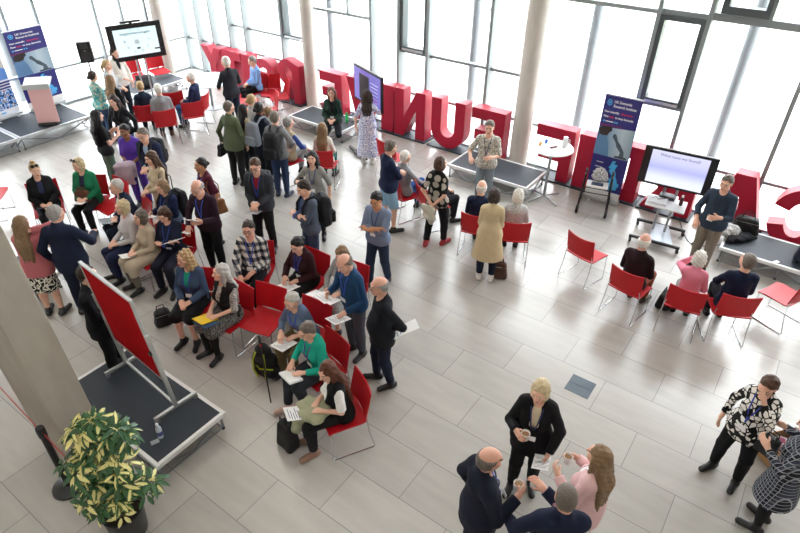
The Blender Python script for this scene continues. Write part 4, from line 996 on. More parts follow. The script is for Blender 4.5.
e = empty('spectacle_case', on_table(.02, -.02), .5, 'dark red case lying in the middle of the round standing table', 'case'); mb = MB(); mb.box((0, 0, .015), (.16, .06, .03), None, .012); mb.build('case_body', M('5d2930', .5), e, True)

# second table: pale round table at the upper left
t2 = empty('round_table', G(213, 107), 0, 'pale grey round table beside the standing man at the upper left', 'table')
mb = MB(); mb.lathe([(0, .715), (.66, .715), (.67, .725), (.66, .735), (0, .735)], (0, 0, 0), 40, False); mb.build('tabletop', M('c3cdd2', .4), t2, True)
mb = MB(); mb.lathe([(.035, .03), (.035, .715)], (0, 0, 0), 14); mb.build('post', STEEL, t2, True)
mb = MB(); mb.lathe([(.28, 0), (.28, .012), (.04, .04)], (0, 0, 0), 28); mb.build('base', STEEL, t2, True)

# ------------------------------------------------------------------ red pin board on a wheeled frame
f1, f2 = G(122, 367, .285), G(180, 409, .285)
mid = Vector((-3.038, 5.037, .285)); wb = 1.07
pb = empty('red_pin_board', mid, -.687, 'red felt pin board in a silver wheeled frame on the foreground stage', 'board')
mb = MB(); mb.box((0, 0, 1.12), (wb-.05, .022, 1.16)); mb.build('felt_panel', M('b80d18', .95, 0, .1, .05, 60), pb)
mb = MB()
for z in (.53, 1.71): mb.box((0, 0, z), (wb, .034, .028))
for sx in (-1, 1): mb.box((sx*(wb/2-.012), 0, 1.12), (.028, .034, 1.2))
mb.build('board_frame', ALU, pb)
for sx in (-1, 1):
    mb = MB(); mb.box((sx*(wb/2+.02), 0, .66), (.036, .05, 1.16), None, .004); pl = mb.build('upright', ALU, pb)
    mb = MB(); mb.box((sx*(wb/2+.02), -.035, 1.0), (.03, .03, .05)); mb.build('clamp_knob', BLACK, pl)
    mb = MB(); mb.box((sx*(wb/2+.02), 0, .085), (.04, .56, .04), None, .004); ft = mb.build('foot_bar', ALU, pb)
    for sy in (-1, 1):
        mb = MB(); mb.lathe([(.028, -.012), (.03, 0), (.028, .012)], (0, 0, 0), 12); c_ = mb.build('caster', M('8b8f92', .5), ft, True); c_.location = (sx*(wb/2+.02), sy*.255, .032); c_.rotation_euler = (0, math.pi/2, 0)
mb = MB(); mb.box((0, 0, .10), (wb, .03, .04), None, .004); mb.build('bottom_rail', ALU, pb)
for o_ in list(pb.children):
    if o_.name.split('.')[0] in ('felt_panel', 'board_frame', 'upright'):
        o_.rotation_euler = (math.radians(4), 0, 0); o_.location = Vector((0, 0, .10))-RX(math.radians(4)) @ Vector((0, 0, .10))
wbt = empty('water_bottle', G(161, 437, .285), 0, 'clear plastic water bottle with a blue label on the foreground stage', 'bottle')
mb = MB(); mb.lathe([(.030, 0), (.033, .01), (.033, .14), (.028, .165), (.014, .19), (.014, .205)], (0, 0, 0), 18); mb.build('bottle_body', M('c7d2da', .08, 0, .5), wbt, True)
mb = MB(); mb.lathe([(.0338, .05), (.0338, .11)], (0, 0, 0), 18, False); mb.build('label_band', M('46548f', .5), wbt, True); mb = MB(); mb.lathe([(.016, .2), (.016, .222)], (0, 0, 0), 12); mb.build('cap', M('e9e9ee', .4), wbt)
e = empty('card_badge', G(155, 442, .285), .6, 'small pale grey card lying on the foreground stage near the bottle', 'card'); mb = MB(); mb.box((0, 0, .003), (.09, .06, .004)); mb.build('card', M('a9adb2', .5), e)

# ------------------------------------------------------------------ queue post with red belt
qp = empty('queue_barrier_post', G(70, 487), 0, 'black queue barrier post with a red belt beside the potted plant', 'post')
mb = MB(); mb.lathe([(.17, 0), (.175, .012), (.17, .03), (.09, .055), (.036, .07)], (0, 0, 0), 36); mb.build('base', M('23262a', .3, 0, .5), qp, True)
mb = MB(); mb.lathe([(.034, .06), (.034, .90)], (0, 0, 0), 20); mb.build('post', M('121316', .4), qp, True)
mb = MB(); mb.lathe([(.042, .86), (.044, .87), (.044, .97), (.040, .985)], (0, 0, 0), 20); hd = mb.build('belt_head', M('1d1f22', .35), qp, True)
q0 = G(70, 487); top = Vector((q0.x, q0.y, .93))
def belt(a, b, name, sag):
    mb = MB(); d = (b-a); 
    def fn(u, v): p = a+d*u; return (p.x-q0.x, p.y-q0.y, p.z-sag*4*u*(1-u)+(v-.5)*.05)
    mb.grid(fn, 14, 2, .002); return mb.build(name, M('c3222c', .6), qp)
e1 = G(-20, 365, .93); belt(top, e1, 'belt', .02)
e2 = G(92, 484, .62); belt(top, Vector((e2.x, e2.y, .62)), 'belt', .03)

# ------------------------------------------------------------------ variegated potted plant
pp = G(131, 530); pp.z = 0
random.seed(21)
plant = empty('potted_plant', pp, 0, 'tall umbrella plant with cream and green leaves in a dark pot', 'plant')
mb = MB(); mb.lathe([(.15, 0), (.17, .02), (.20, .36), (.205, .38), (.185, .38), (.18, .33), (0, .33)], (0, 0, 0), 28, False); mb.build('pot', M('1b1b1e', .4), plant, True)
mb = MB(); mb.lathe([(0, .335), (.18, .335)], (0, 0, 0), 20, False); mb.build('soil', M('2f241c', .95), plant)
def leaf_mat():
    m, N, L, b = nt('variegated_leaf'); at = N.new('ShaderNodeAttribute'); at.attribute_name = 'tone'
    r = ramp(N, [(0, '1f4026'), (.35, '2f5c34'), (.62, '4c7a42'), (.70, 'd9cf7c'), (1, 'ece3a0')], 'LINEAR'); L.new(at.outputs['Fac'], r.inputs[0]); L.new(r.outputs[0], b.inputs['Base Color'])
    b.inputs['Roughness'].default_value = .38; return m
LEAFM = leaf_mat()
crown = Vector((-.28, .10, 1.0))
branches = []
mbs = MB(); lv, lf, lt = [], [], []
def leaf(p, d, up, L, wd, cream):
    d = d.normalized(); s = d.cross(up).normalized(); u = s.cross(d)
    b0 = len(lv); n = 5
    for i in range(n+1):
        t = i/n; w = wd*math.sin(math.pi*min(1, t*.93+.05))**.8; c = p+d*L*t-u*(L*.28*t*t)
        for k, q in enumerate((-1, -.45, .45, 1)): lv.append(c+s*w*q+u*(abs(q)*w*.25)); lt.append((.78+.2*random.random()) if cream(t, q) else (.05+.5*random.random()))
    for i in range(n):
        for k in range(3): lf.append((b0+i*4+k, b0+i*4+k+1, b0+i*4+k+5, b0+i*4+k+4))
def umbel(c, axis, size):
    m = random.choice((7, 8, 8, 9)); ax = axis.normalized(); s = ax.orthogonal().normalized(); w = ax.cross(s); a0 = random.random()*6.28
    mode = random.random()
    for k in range(m):
        a = a0+6.283*k/m+random.uniform(-.12, .12); d = (s*math.cos(a)+w*math.sin(a))*.95+ax*random.uniform(-.18, .2)
        r = random.random()
        if mode < .38: cr = (lambda t, q: abs(q) < .5 and t < .85) if r < .6 else (lambda t, q: q > 0 and r < .8)
        elif mode < .48: cr = lambda t, q: r < .6
        else: cr = lambda t, q: False if r < .8 else abs(q) < .5
        leaf(c+d*.03, d, ax, size*random.uniform(.85, 1.15), size*.17, cr)
stemtops = [(-.02, .14, 1.42, .24), (-.15, .12, 1.28, .25), (.10, .18, 1.22, .22), (-.12, .02, 1.04, .27), (.03, .02, .94, .27), (.14, .06, .80, .22), (-.12, -.08, .74, .22), (.27, .04, .66, .16), (.04, -.12, .56, .22), (-.05, .1, 1.16, .2)]
for (x, y, z, r) in stemtops:
    a = Vector((random.uniform(-.05, .05), random.uniform(-.05, .05), .33)); b = Vector((x, y, z)); m_ = a.lerp(b, .5)+Vector((0, 0, .12))
    mbs.tube([a, a.lerp(m_, .6), m_, m_.lerp(b, .6), b], [.014, .012, .010, .008, .005], 7)
    for k in range(int(13*r/.3)):
        th, ph_ = random.uniform(0, 6.283), random.uniform(-.35, 1.5); v = Vector((math.cos(th)*math.cos(ph_), math.sin(th)*math.cos(ph_), math.sin(ph_)))
        c = b+Vector((v.x*r*.85, v.y*r*.85, v.z*r*.75))*random.uniform(.55, 1.0)
        mbs.tube([b.lerp(c, .1)-Vector((0, 0, r*.25)), b.lerp(c, .6), c], [.004, .0035, .003], 5)
        umbel(c, (v+Vector((0, 0, .9))+Vector((0, -.3, 0))).normalized(), random.uniform(.105, .150))
mbs.build('stems', M('5c5a35', .7), plant, True)
me = bpy.data.meshes.new('foliage'); me.from_pydata(lv, [], lf); at = me.attributes.new('tone', 'FLOAT', 'POINT'); at.data.foreach_set('value', lt); link('foliage', me, LEAFM, plant, True)

# ------------------------------------------------------------------ rollator walker by the right banner
rw = empty('rollator_walker', G(592, 208), YAW+.25, 'black wheeled walking frame parked in front of the map banner', 'walking frame'); rw.scale = (1, 1, .9)
for sx in (-1, 1):
    mb = MB(); mb.tube([(sx*.27, -.30, .08), (sx*.25, -.10, .50), (sx*.24, .02, .80), (sx*.24, .0, .90), (sx*.24, -.14, .92)], .022, 8); fr_ = mb.build('frame_side', BLACK, rw, True)
    mb = MB(); mb.tube([(sx*.25, -.08, .52), (sx*.26, .28, .09)], .020, 8); mb.build('rear_strut', BLACK, rw, True)
    mb = MB(); mb.tube([(sx*.24, -.02, .915), (sx*.24, -.17, .925)], .020, 8); mb.build('handle_grip', M('2a2b2e', .8), rw, True)
    mb = MB(); mb.tube([(sx*.24, -.10, .90), (sx*.25, -.18, .86), (sx*.25, -.12, .83)], .006, 6); mb.build('brake_lever', STEEL, rw, True)
    for y in (-.30, .28):
        mb = MB(); mb.lathe([(.02, -.024), (.085, -.026), (.095, 0), (.085, .026), (.02, .024)], (0, 0, 0), 18); wl = mb.build('wheel', M('1a1b1d', .6), rw, True); wl.location = (sx*.27, y, .096); wl.rotation_euler = (0, math.pi/2, 0)
mb = MB(); mb.tube([(-.25, -.08, .52), (0, -.05, .50), (.25, -.08, .52)], .012, 8); mb.tube([(-.26, .1, .30), (.26, .1, .30)], .010, 8); mb.build('cross_brace', BLACK, rw, True)
mb = MB(); mb.box((0, -.06, .60), (.40, .26, .05), None, .015); mb.build('tray', M('e6e6e6', .4), rw)
mb = MB(); mb.box((0, -.09, .632), (.22, .12, .015)); mb.build('tray_inset', M('2b3550', .5), rw)
P1, Q1 = field_mesh([EL((0, .10, .76), (.13, .09, .15), None, .03), EL((.02, .08, .70), (.14, .10, .08), None, .05)], .012, noise=.012, nf=1.2)
cb = link('draped_scarf', np_mesh('draped_scarf', P1, Q1), PAT('marble', '26272b', 'c9c9cb', '55575c', 'e4e4e4', scale=.6)); cb.matrix_world = mat_of(rw) @ Matrix.Diagonal((1, 1, .9, 1)); tag(cb, 'black and white bundled scarf resting on the parked walking frame', 'scarf')

# ------------------------------------------------------------------ floor hatch and cables
hq = [G(573.5, 375.5), G(594.5, 383), G(587.5, 398), G(566, 389.5)]; hcn = sum(hq, Vector())/4
hatch = empty('floor_hatch', hcn, YAW, 'square blue-grey metal access hatch set in the floor', 'hatch')
mb = MB(); mb.box((0, 0, .002), (.32, .32, .006)); mb.build('plate', M('566069', .45, .4, .5, .08, 40), hatch)
mb = MB(); mb.box((0, 0, .004), (.30, .006, .006)); mb.build('seam', M('454e56', .5), hatch)
def cable(label, pts, r=.006, col='3a3b3e'):
    mb = MB(); p = [Vector(q) for q in pts]; q = []
    for i in range(len(p)-1):
        for k in range(6):
            t = k/6; a = p[max(0, i-1)]; b = p[i]; c = p[i+1]; d = p[min(len(p)-1, i+2)]
            q.append(.5*((2*b)+(c-a)*t+(2*a-5*b+4*c-d)*t*t+(3*b-a-3*c+d)*t**3))
    q.append(p[-1]); mb.tube(q, r, 6); o = mb.build('floor_cable', M(col, .6), None, True); tag(o, label, 'cable', 'cables on the floor'); return o
cable('grey cable curving over the floor from the wheeled screen to the right stage', [G(676, 205, .007), G(680, 222, .007), G(690, 243, .007), G(712, 246, .007), G(724, 243, .007)])
e = empty('cable_adapter', G(696, 245, .0), .1, 'small black box lying on the floor left of the standing presenter', 'adapter'); mb = MB(); mb.box((0, 0, .02), (.15, .07, .04), None, .006); mb.build('adapter_case', BLACK, e)

# ------------------------------------------------------------------ bicycles, bollards outside
def bike(loc, rz, label, col):
    r = empty('bicycle', loc, rz, label, 'bicycle', 'bicycles parked outside')
    for x in (-.52, .52):
        mb = MB(); mb.tube([(x+.34*math.cos(t), 0, .34+.34*math.sin(t)) for t in [2*math.pi*k/28 for k in range(28)]], .018, 6, True)
        for k in range(8): mb.tube([(x, 0, .34), (x+.33*math.cos(k*.785), 0, .34+.33*math.sin(k*.785))], .003, 4)
        mb.build('wheel', M('3b3d40', .6), r, True)
    mb = MB(); mb.tube([(-.52, 0, .34), (-.16, 0, .82), (.40, 0, .80), (-.05, 0, .30), (-.52, 0, .34)], .018, 7); mb.tube([(-.05, 0, .30), (-.18, 0, .90)], .016, 7); mb.tube([(.52, 0, .34), (.36, 0, .98)], .018, 7); mb.build('bike_frame', M(col, .4), r, True)
    mb = MB(); mb.box((-.19, 0, .93), (.26, .12, .05), None, .02); mb.build('saddle', BLACK, r)
    mb = MB(); mb.tube([(.30, -.27, 1.0), (.36, -.1, 1.02), (.36, .1, 1.02), (.30, .27, 1.0)], .013, 7); mb.build('handlebar', BLACK, r, True)
    return r
def outs(px, py): return G(px, py, -.03)
for i, (px, py, a, lab, c) in enumerate([(470, 16, .3, 'bicycle parked outside the glass, the left one above the letter U', '5a6672'), (461, 12, .5, 'bicycle parked outside the glass, furthest left of the three', '77507a'), (506, 13, .2, 'bicycle parked outside the glass just left of the concrete column', '4e6d78')]):
    bike(outs(px, py), a+YAW, lab, c)
for i, (px, py) in enumerate([(50, 12), (83, 14), (111, 13), (137, 12)]):
    p = outs(px, py); e = empty('bollard', p, 0, ['pale bollard outside the side glass, first from the left', 'pale bollard outside the side glass, second from the left', 'pale bollard outside the side glass, third from the left', 'pale bollard outside the side glass, fourth from the left'][i], 'bollard', 'bollards outside the side glass')
    mb = MB(); mb.lathe([(.07, 0), (.07, 1.0), (.05, 1.03)], (0, 0, 0), 16); mb.build('post', M('b9bec2', .4, .4), e, True); mb = MB(); mb.lathe([(.072, .82), (.072, .90)], (0, 0, 0), 16, False); mb.build('band', M('868c90', .4), e)
e = empty('stone_bench', outs(523, 33), YAW, 'pale stone block outside the glass near the bicycles', 'bench'); mb = MB(); mb.box((0, 0, .25), (1.3, .5, .5), None, .03); mb.build('stone_block', M('bdb8ad', .9), e)

# ------------------------------------------------------------------ the crowd
C_ = cloth
def P_(key, label, px, py, face, chairlabel=None, **kw):
    i = person(key, label, px, py, face, **kw)
    if i['sit'] and chairlabel: chair(i['loc'], i['rz']+math.pi/2, chairlabel)
    return i
TOP = lambda m, sl=1.0, hem=-.06, nm='shirt': (nm, m, sl, hem)
TR = lambda c: ('trousers', C_(c))
BLK = '15161a'
# --- round the upper left screen
P_('cream', 'man in an open cream jacket presenting beside the upper left screen', 114.5, 53, 300, h=1.78, hair=('wavy', 'darkbrown'), top=TOP(C_('20242c')), jacket=('jacket', C_('dcd9d2'), 1.0, -.10, True), legs=TR('1c2230'), R='fold', Lh='down', head=(15, -10))
P_('yscarf', 'blonde woman in a grey top with a yellow scarf left of the cream-jacketed presenter', 107, 65, 330, h=1.66, sex='f', hair=('pony', 'blonde'), top=TOP(C_('b4b8bd')), legs=TR('3a4048'), R='fold', Lh='fold')
P_('teal', 'woman in a teal flowered top and jeans with a dark bun, seen from behind', 93, 76, 35, h=1.66, sex='f', hair=('bun', 'darkbrown'), top=TOP(PAT('floral', '4f9aa0', '7fbdb8', 'd5c6ae', '417f8c'), .9), legs=TR('2d4362'), R='fold', Lh='fold')
P_('brownlong', 'woman with long brown hair, black top and dark green trousers near the cream-jacketed presenter', 110.5, 80, 50, h=1.68, sex='f', hair=('long', 'mouse'), top=TOP(C_('17191c')), legs=TR('2a3f36'), R='fold', Lh='fold')
P_('badgejeans', 'woman with long dark hair, black top with white badge and jeans, leaning in to talk', 113.5, 101, 245, h=1.68, sex='f', hair=('long', 'darkbrown'), top=TOP(C_('1b1c20')), legs=TR('5c7088'), R='down', Lh='down', lanyard='23252c', head=(-10, -15), lean=6)
P_('greentr', 'woman with straight black hair, black top and green trousers standing left of the purple scrubs', 97, 116, 15, h=1.70, sex='f', hair=('long', 'black'), skin='pale', top=TOP(C_('16171a'), .4), legs=TR('4e6154'), R='cup', Lh='cup')
P_('vestback', 'seated person in a navy gilet with short fair hair, leftmost before the upper left screen', 140, 86, (143, 78), 'red chair under the person in the navy gilet before the upper left screen', sex='f', pose='sit', h=1.68, hair=('short', 'blonde'), top=TOP(C_('1e2a3c')), legs=TR('1b1f28'), R='lap', Lh='lap')
P_('greyback', 'seated man in a grey jacket with white hair before the upper left screen', 158, 89, (150, 76), 'red chair under the white-haired man in the grey jacket before the upper left screen', pose='sit', h=1.78, hair=('short', 'white'), top=TOP(C_('909397')), legs=TR('22252c'), R='lap', Lh='lap', shoe='5a3c28', fat=.03)
P_('navyold', 'seated white-haired old man in a navy jumper near the pale round table', 190.5, 77.5, 155, 'red chair under the old man in the navy jumper before the upper left screen', pose='sit', h=1.72, hair=('short', 'white'), top=TOP(C_('1f2b4c')), legs=TR('34507e'), R='lap', Lh='lap')
P_('darksuit', 'standing white-haired man in a dark jacket beside the pale round table, back turned', 225.5, 62, 115, h=1.80, hair=('short', 'white'), top=TOP(C_('2a2c33'), 1.0, -.12, 'jacket'), legs=TR('20283a'), R='low', Lh='low', head=(20, -10))
P_('ltblue', 'seated grey-haired man in a light blue shirt in front of the letters I and S', 252, 61, 205, 'red chair under the man in the light blue shirt', pose='sit', h=1.74, hair=('short', 'grey'), top=TOP(C_('7ea5da')), legs=TR('17181c'), R='fold', Lh='fold', head=(0, -15))
# --- standing cluster and audience before the sitting speaker
P_('greenj', 'grey-haired person in a moss green jacket with a black handbag, back to the camera', 229, 107, 55, h=1.78, sex='f', hair=('short', 'greybrown'), top=TOP(C_('5c6650'), 1.0, -.14, 'jacket'), legs=TR('2a2a2a'), R='down', Lh='down', head=(-20, 0))
P_('tanj', 'dark-haired woman in a tan jacket between the moss green jacket and the grey rucksack', 243.5, 109.5, 35, h=1.55, sex='f', hair=('long', 'black'), skin='tan', top=TOP(C_('ad9d83')), legs=TR('2b2d33'), R='fold', Lh='fold')
P_('upblonde', 'woman in pale grey with fair hair tied up, furthest back of the standing cluster', 252, 100, 25, h=1.66, sex='f', hair=('bun', 'blonde'), top=TOP(C_('a9abae')), legs=TR('3b3d44'), R='fold', Lh='fold')
P_('darkskin', 'person with dark skin, black hair and a navy coat wearing a grey rucksack', 259, 108, 45, h=1.72, sex='f', hair=('bun', 'black'), skin='dark', top=TOP(C_('1c2331'), 1.0, -.25, 'coat'), legs=TR('1a1d25'), R='fold', Lh='strap')
P_('palegreen', 'short person in a pale green top among the standing cluster', 268.5, 112, 40, None, sex='f', h=1.52, hair=('bun', 'mouse'), top=TOP(C_('b5c9b8')), legs=TR('4b5563'), R='fold', Lh='fold')
P_('hoodiepack', 'grey-haired man in a grey hoodie with a black rucksack and blue jeans, from behind', 275, 117.5, 62, h=1.76, hair=('wavy', 'greybrown'), top=TOP(C_('7b7d82'), 1.0, -.1, 'hoodie'), legs=TR('2b3a58'), R='hip', Lh='strap', shoe='25304a')
P_('bluesl', 'seated grey-haired man in a beige gilet with blue sleeves, beside the grey hoodie', 288.5, 122.5, 38, 'red chair under the man in the beige gilet', pose='sit', h=1.72, hair=('receding', 'grey'), top=TOP(C_('30488f')), jacket=('gilet', C_('aa9d86'), 0, -.06, False), legs=TR('a3a4a6'), R='knee', Lh='knee', cross=True, lean=8)
P_('blondewhite', 'seated woman with very long blonde hair and cream top facing the sitting speaker', 322.5, 128, 75, 'red chair under the woman with very long blonde hair', sex='f', pose='sit', h=1.68, hair=('long', 'mouse'), top=TOP(C_('d2ccc2')), legs=TR('1d5a52'), R='lap', Lh='lap')
P_('stagewoman', 'woman with auburn hair and dark green jacket kneeling on the stage edge, speaking', 331.5, 92.5, 262, sex='f', h=1.68, hair=('long', 'auburn'), kneel=True, zoff=.30, top=TOP(C_('17181c')), jacket=('jacket', C_('1e332b'), 1.0, -.10, True), legs=TR('1a1c21'), R='lap', Lh='lap', lanyard='20222a', glasses=True, shoe=BLK)
P_('floral', 'woman with dark curly hair in a white and blue flowered long dress', 367, 95, 85, sex='f', h=1.66, hair=('longcurly', 'darkbrown'), top=('dress', PAT('floral', 'e4e6ee', '5f6ab0', 'dfe2ec', '9aa2cc', 'e4e6ee', scale=1.3), .5, -.72), legs=('none', None), shoe='d9d5cc', R=((.26, .36, .16), (.6, -.5, -.5)), Lh='down')
# --- centre back
P_('shorts', 'man in a navy jumper and pale blue shorts standing with crossed arms', 391, 147.5, 25, h=1.78, hair=('receding', 'greybrown'), top=TOP(C_('1a2440'), 1.0, -.08, 'jumper'), legs=('shorts', C_('8fb2cc'), .47), R='crossR', Lh='crossL', head=(0, -20), fat=.06, step=.08)
P_('whitecross', 'seated white-haired person in grey with crossed blue-jeaned legs beside the man in shorts', 405.5, 156.5, 35, 'red chair under the white-haired person beside the man in shorts', pose='sit', h=1.66, sex='f', hair=('short', 'white'), top=TOP(C_('8c8e92')), legs=TR('2d4a86'), R='knee', Lh='knee', cross=True)
P_('dots', 'woman in a black top with big pale dots and black trousers, hands behind her back', 440, 163, 62, sex='f', h=1.70, hair=('bob', 'brown'), top=TOP(PAT('dots', 'b0aaa0', '17181b', scale=1.15), .5, -.12), legs=TR('17181c'), R='behind', Lh='behind', step=.10, shoe='a8303a', apart=.12)
P_('hidden', 'seated person in dark clothes mostly hidden behind the woman in the dotted top', 441, 164, 30, 'red chair mostly hidden behind the woman in the dotted top', pose='sit', h=1.66, hair=('short', 'brown'), top=TOP(C_('20242c')), legs=TR('22242c'), R='lap', Lh='lap', lean=10)
P_('patshirt', 'man in a speckled short-sleeved shirt and grey jeans speaking in front of a stage', 489.5, 127.5, 262, h=1.78, hair=('short', 'greybrown'), top=TOP(PAT('floral', 'dfdcd3', '77746a', 'd9d6cc', '9b988d', scale=2.0), .55, -.10), legs=TR('7c8891'), R='gest', Lh='hold', lanyard='2c3a6b', head=(0, -10))
P_('navywhite', 'seated man in a navy jacket with thin white hair before the speckled-shirt speaker', 482, 187, 80, 'red chair left of the woman in the trench coat', pose='sit', h=1.72, hair=('bald', 'white'), top=TOP(C_('19233a'), 1.0, -.06, 'jacket'), legs=TR('20242e'), R='lap', Lh='lap')
P_('trench', 'woman in a belted beige trench coat with dark bobbed hair, back to the camera', 494.5, 195, 86, sex='f', h=1.66, hair=('bob', 'darkbrown'), top=TOP(C_('cbb794'), 1.0, -.45, 'trench_coat'), legs=TR('1b2233'), R='fold', Lh='fold', shoe='e5dfdd')
P_('curlywhite', 'seated woman with white curly hair in a black and white speckled jacket', 518.5, 195, 95, 'red chair right of the woman in the trench coat', sex='f', pose='sit', h=1.66, hair=('curlybob', 'white'), top=TOP(PAT('marble', '3a3b3e', 'c9c9c8', '77787a', 'dededc', scale=1.2)), legs=TR('1a1b20'), R='lap', Lh='lap')
# --- right group
P_('rightman', 'man in a dark blue-grey shirt and khaki trousers speaking beside the right-hand stage', 726.5, 183, 256, h=1.80, hair=('short', 'greybrown'), top=TOP(C_('2e3d4e'), .85, -.10), legs=TR('7a7366'), R='low', Lh='hold', lanyard='1d2333', fat=.08, head=(0, -15), shoe='3a332d')
P_('balddark', 'seated bald man in a black-maroon jumper and rust trousers at right', 645, 241, 71, 'red chair under the bald man with rust trousers', pose='sit', h=1.74, hair=('bald', 'white'), skin='rosy', top=TOP(C_('25141a'), 1.0, -.06, 'jumper'), legs=TR('8b4b36'), R='lap', Lh='lap', shoe='4a3a2e', lean=2)
P_('pinkold', 'seated white-haired woman in a pink jumper at right', 700, 258, 92, 'red chair under the white-haired woman in the pink jumper', sex='f', pose='sit', h=1.64, hair=('curlybob', 'white'), top=TOP(C_('dc8399'), 1.0, -.06, 'jumper'), legs=TR('8b8a86'), R='lap', Lh='face', lean=3)
P_('navyright', 'seated dark-haired man in a navy jacket at right, looking up at the speaker', 747.5, 261, 114, 'red chair under the dark-haired man in the navy jacket at right', pose='sit', h=1.78, hair=('wavy', 'greybrown'), top=TOP(C_('161e36'), 1.0, -.06, 'jacket'), legs=TR('191c24'), R='lap', Lh='knee', head=(20, 10), fat=.05)
P_('bwtop', 'person in a bold black and white graphic blouse with one hand at the chin', 768, 386, 256, sex='f', h=1.64, hair=('short', 'brown'), top=TOP(PAT('graphic', '131315', 'e6e4df', scale=2.3), .95, -.14), legs=TR('131417'), R='down', Lh='face', lanyard='2b3da0', glasses=True, head=(0, -25), fat=.07, shoe='141518', apart=.14)
# --- left group
P_('bunblazer', 'smiling seated woman in a black blazer with a blonde topknot at the left', 35, 170, 266, 'red chair under the woman with the blonde topknot', sex='f', pose='sit', h=1.70, hair=('topbun', 'blonde'), top=TOP(C_('2c3554')), jacket=('blazer', C_('17181c'), 1.0, -.1, True), legs=TR('191a1f'), R='lap', Lh='lap', head=(12, -8), shades=True)
P_('greenblazer', 'seated blonde woman in a bright green blazer with sunglasses on her hair', 78, 164.5, 240, 'red chair under the woman in the green blazer', sex='f', pose='sit', h=1.68, hair=('bob', 'lightblonde'), top=TOP(C_('2a2c45')), jacket=('blazer', C_('1d7450'), 1.0, -.12, True), legs=TR('17181c'), R='lap', Lh='lap', head=(-25, -6), shades=True)
P_('purple', 'woman in purple scrubs carrying a lilac-grey coat over her arm', 124.5, 131, 250, sex='f', h=1.68, hair=('bun', 'black'), skin='brown', top=TOP(C_('5b3aa6'), .5, -.14, 'scrub_top'), legs=TR('4f3393'), R='fold', Lh='fold', head=(-10, -12), shoe='23252c')
P_('navyglass', 'grey-haired man in glasses, navy suit jacket and pale blue shirt behind the purple scrubs', 143, 135, 235, h=1.76, hair=('short', 'greybrown'), top=TOP(C_('a7bfdc')), jacket=('jacket', C_('1d2542'), 1.0, -.12, True), legs=TR('1c2130'), R='fold', Lh='fold', glasses=True, head=(0, -20), lean=6)
P_('tancoat', 'young woman with long brown hair in a tan coat with a black shoulder bag', 151, 158, 205, sex='f', h=1.66, hair=('long', 'brown'), top=TOP(C_('bcab90'), 1.0, -.40, 'coat'), legs=TR('2a2c33'), R='fold', Lh='fold', head=(0, -10))
P_('denimskirt', 'woman with brown bobbed hair, navy top and denim skirt wearing a black rucksack', 162, 186.5, 215, sex='f', h=1.58, hair=('bob', 'mouse'), top=TOP(C_('1b2547')), legs=('skirt', C_('5c6c82'), .42, .05), R='hold', Lh='fold', lanyard='3556b5', head=(0, -18), shoe='4a4038')
P_('silver', 'seated man with silver hair and glasses in a navy jacket, beside an empty red chair', 116, 186.5, 190, 'red chair under the silver-haired man in glasses', pose='sit', h=1.74, hair=('short', 'silver'), top=TOP(C_('dfe3e8')), jacket=('jacket', C_('1d2840'), 1.0, -.08, True), legs=TR('1c2334'), R='lap', Lh='lap', glasses=True, lean=12)
P_('greycardi', 'seated woman with fluffy blonde hair in a pale grey cardigan', 122, 207, 195, 'red chair under the woman in the pale grey cardigan', sex='f', pose='sit', h=1.68, hair=('curlybob', 'lightblonde'), top=TOP(C_('c8c4c6'), 1.0, -.12, 'cardigan'), legs=TR('222a48'), R='lap', Lh='lap')
P_('beigecoat', 'seated woman in a long beige coat with a fair bob', 140.5, 217, 200, 'red chair under the woman in the long beige coat', sex='f', pose='sit', h=1.61, hair=('bob', 'greybrown'), top=TOP(C_('bdb09b'), 1.0, -.5, 'coat'), legs=TR('6a665f'), R='lap', Lh='lap')
P_('navybob', 'seated woman with a dark bob and navy jumper hugging white papers', 164, 214.5, 235, 'red chair under the woman hugging white papers', sex='f', pose='sit', h=1.77, hair=('bob', 'brown'), top=TOP(C_('212a3f'), 1.0, -.06, 'jumper'), legs=TR('1e2230'), R='crossR', Lh='crossL', lanyard='31479c', head=(0, -25))
P_('maroon', 'woman in a maroon top with black hair in a bun and a tan shoulder bag', 200.5, 165, 205, sex='f', h=1.64, hair=('bun', 'black'), skin='tan', top=TOP(C_('521f33'), .5), legs=TR('17181c'), R='fold', Lh='down', lanyard='3a3fa5')
P_('baldmaroon', 'standing bald man in glasses and a dark plum jumper holding a folded leaflet', 197, 188, 232, h=1.76, hair=('bald', 'grey'), skin='rosy', top=TOP(C_('2d1b29'), 1.0, -.1, 'jumper'), legs=TR('16171b'), R='low', Lh='hold', lanyard='2f55c0', glasses=True, head=(0, -25), lean=5)
P_('hoodie', 'man in glasses, dark grey hooded jacket and red T-shirt with a rucksack, standing', 255, 166, 248, h=1.80, hair=('short', 'brown'), top=TOP(C_('8f2430')), jacket=('hooded_jacket', C_('33383f'), 1.0, -.1, .04), legs=TR('17181b'), R='fold', Lh='fold', lanyard='2b3f9e', glasses=True, head=(0, -22), shoe='1b1c20', step=.06)
P_('greydress', 'woman with long black fringed hair in a grey flecked tunic looking at a phone', 312, 158, 255, sex='f', h=1.68, hair=('straight', 'black'), skin='pale', top=('tunic', PAT('marble', '6e6f6c', '95958f', '7c7d79', 'a3a39d', scale=1.5), .6, -.42), legs=('leggings', C_('1d1f25')), R='phone', Lh='down', lanyard='3c4a86')
P_('greysweat', 'man in a slate grey jumper and jeans with a black rucksack and folded arms', 303.5, 188, 200, h=1.76, hair=('short', 'darkbrown'), top=TOP(C_('4e5768'), 1.0, -.1, 'jumper'), legs=TR('34435f'), R='crossR', Lh='crossL', head=(0, -25), lanyard='3556b5', step=.06)
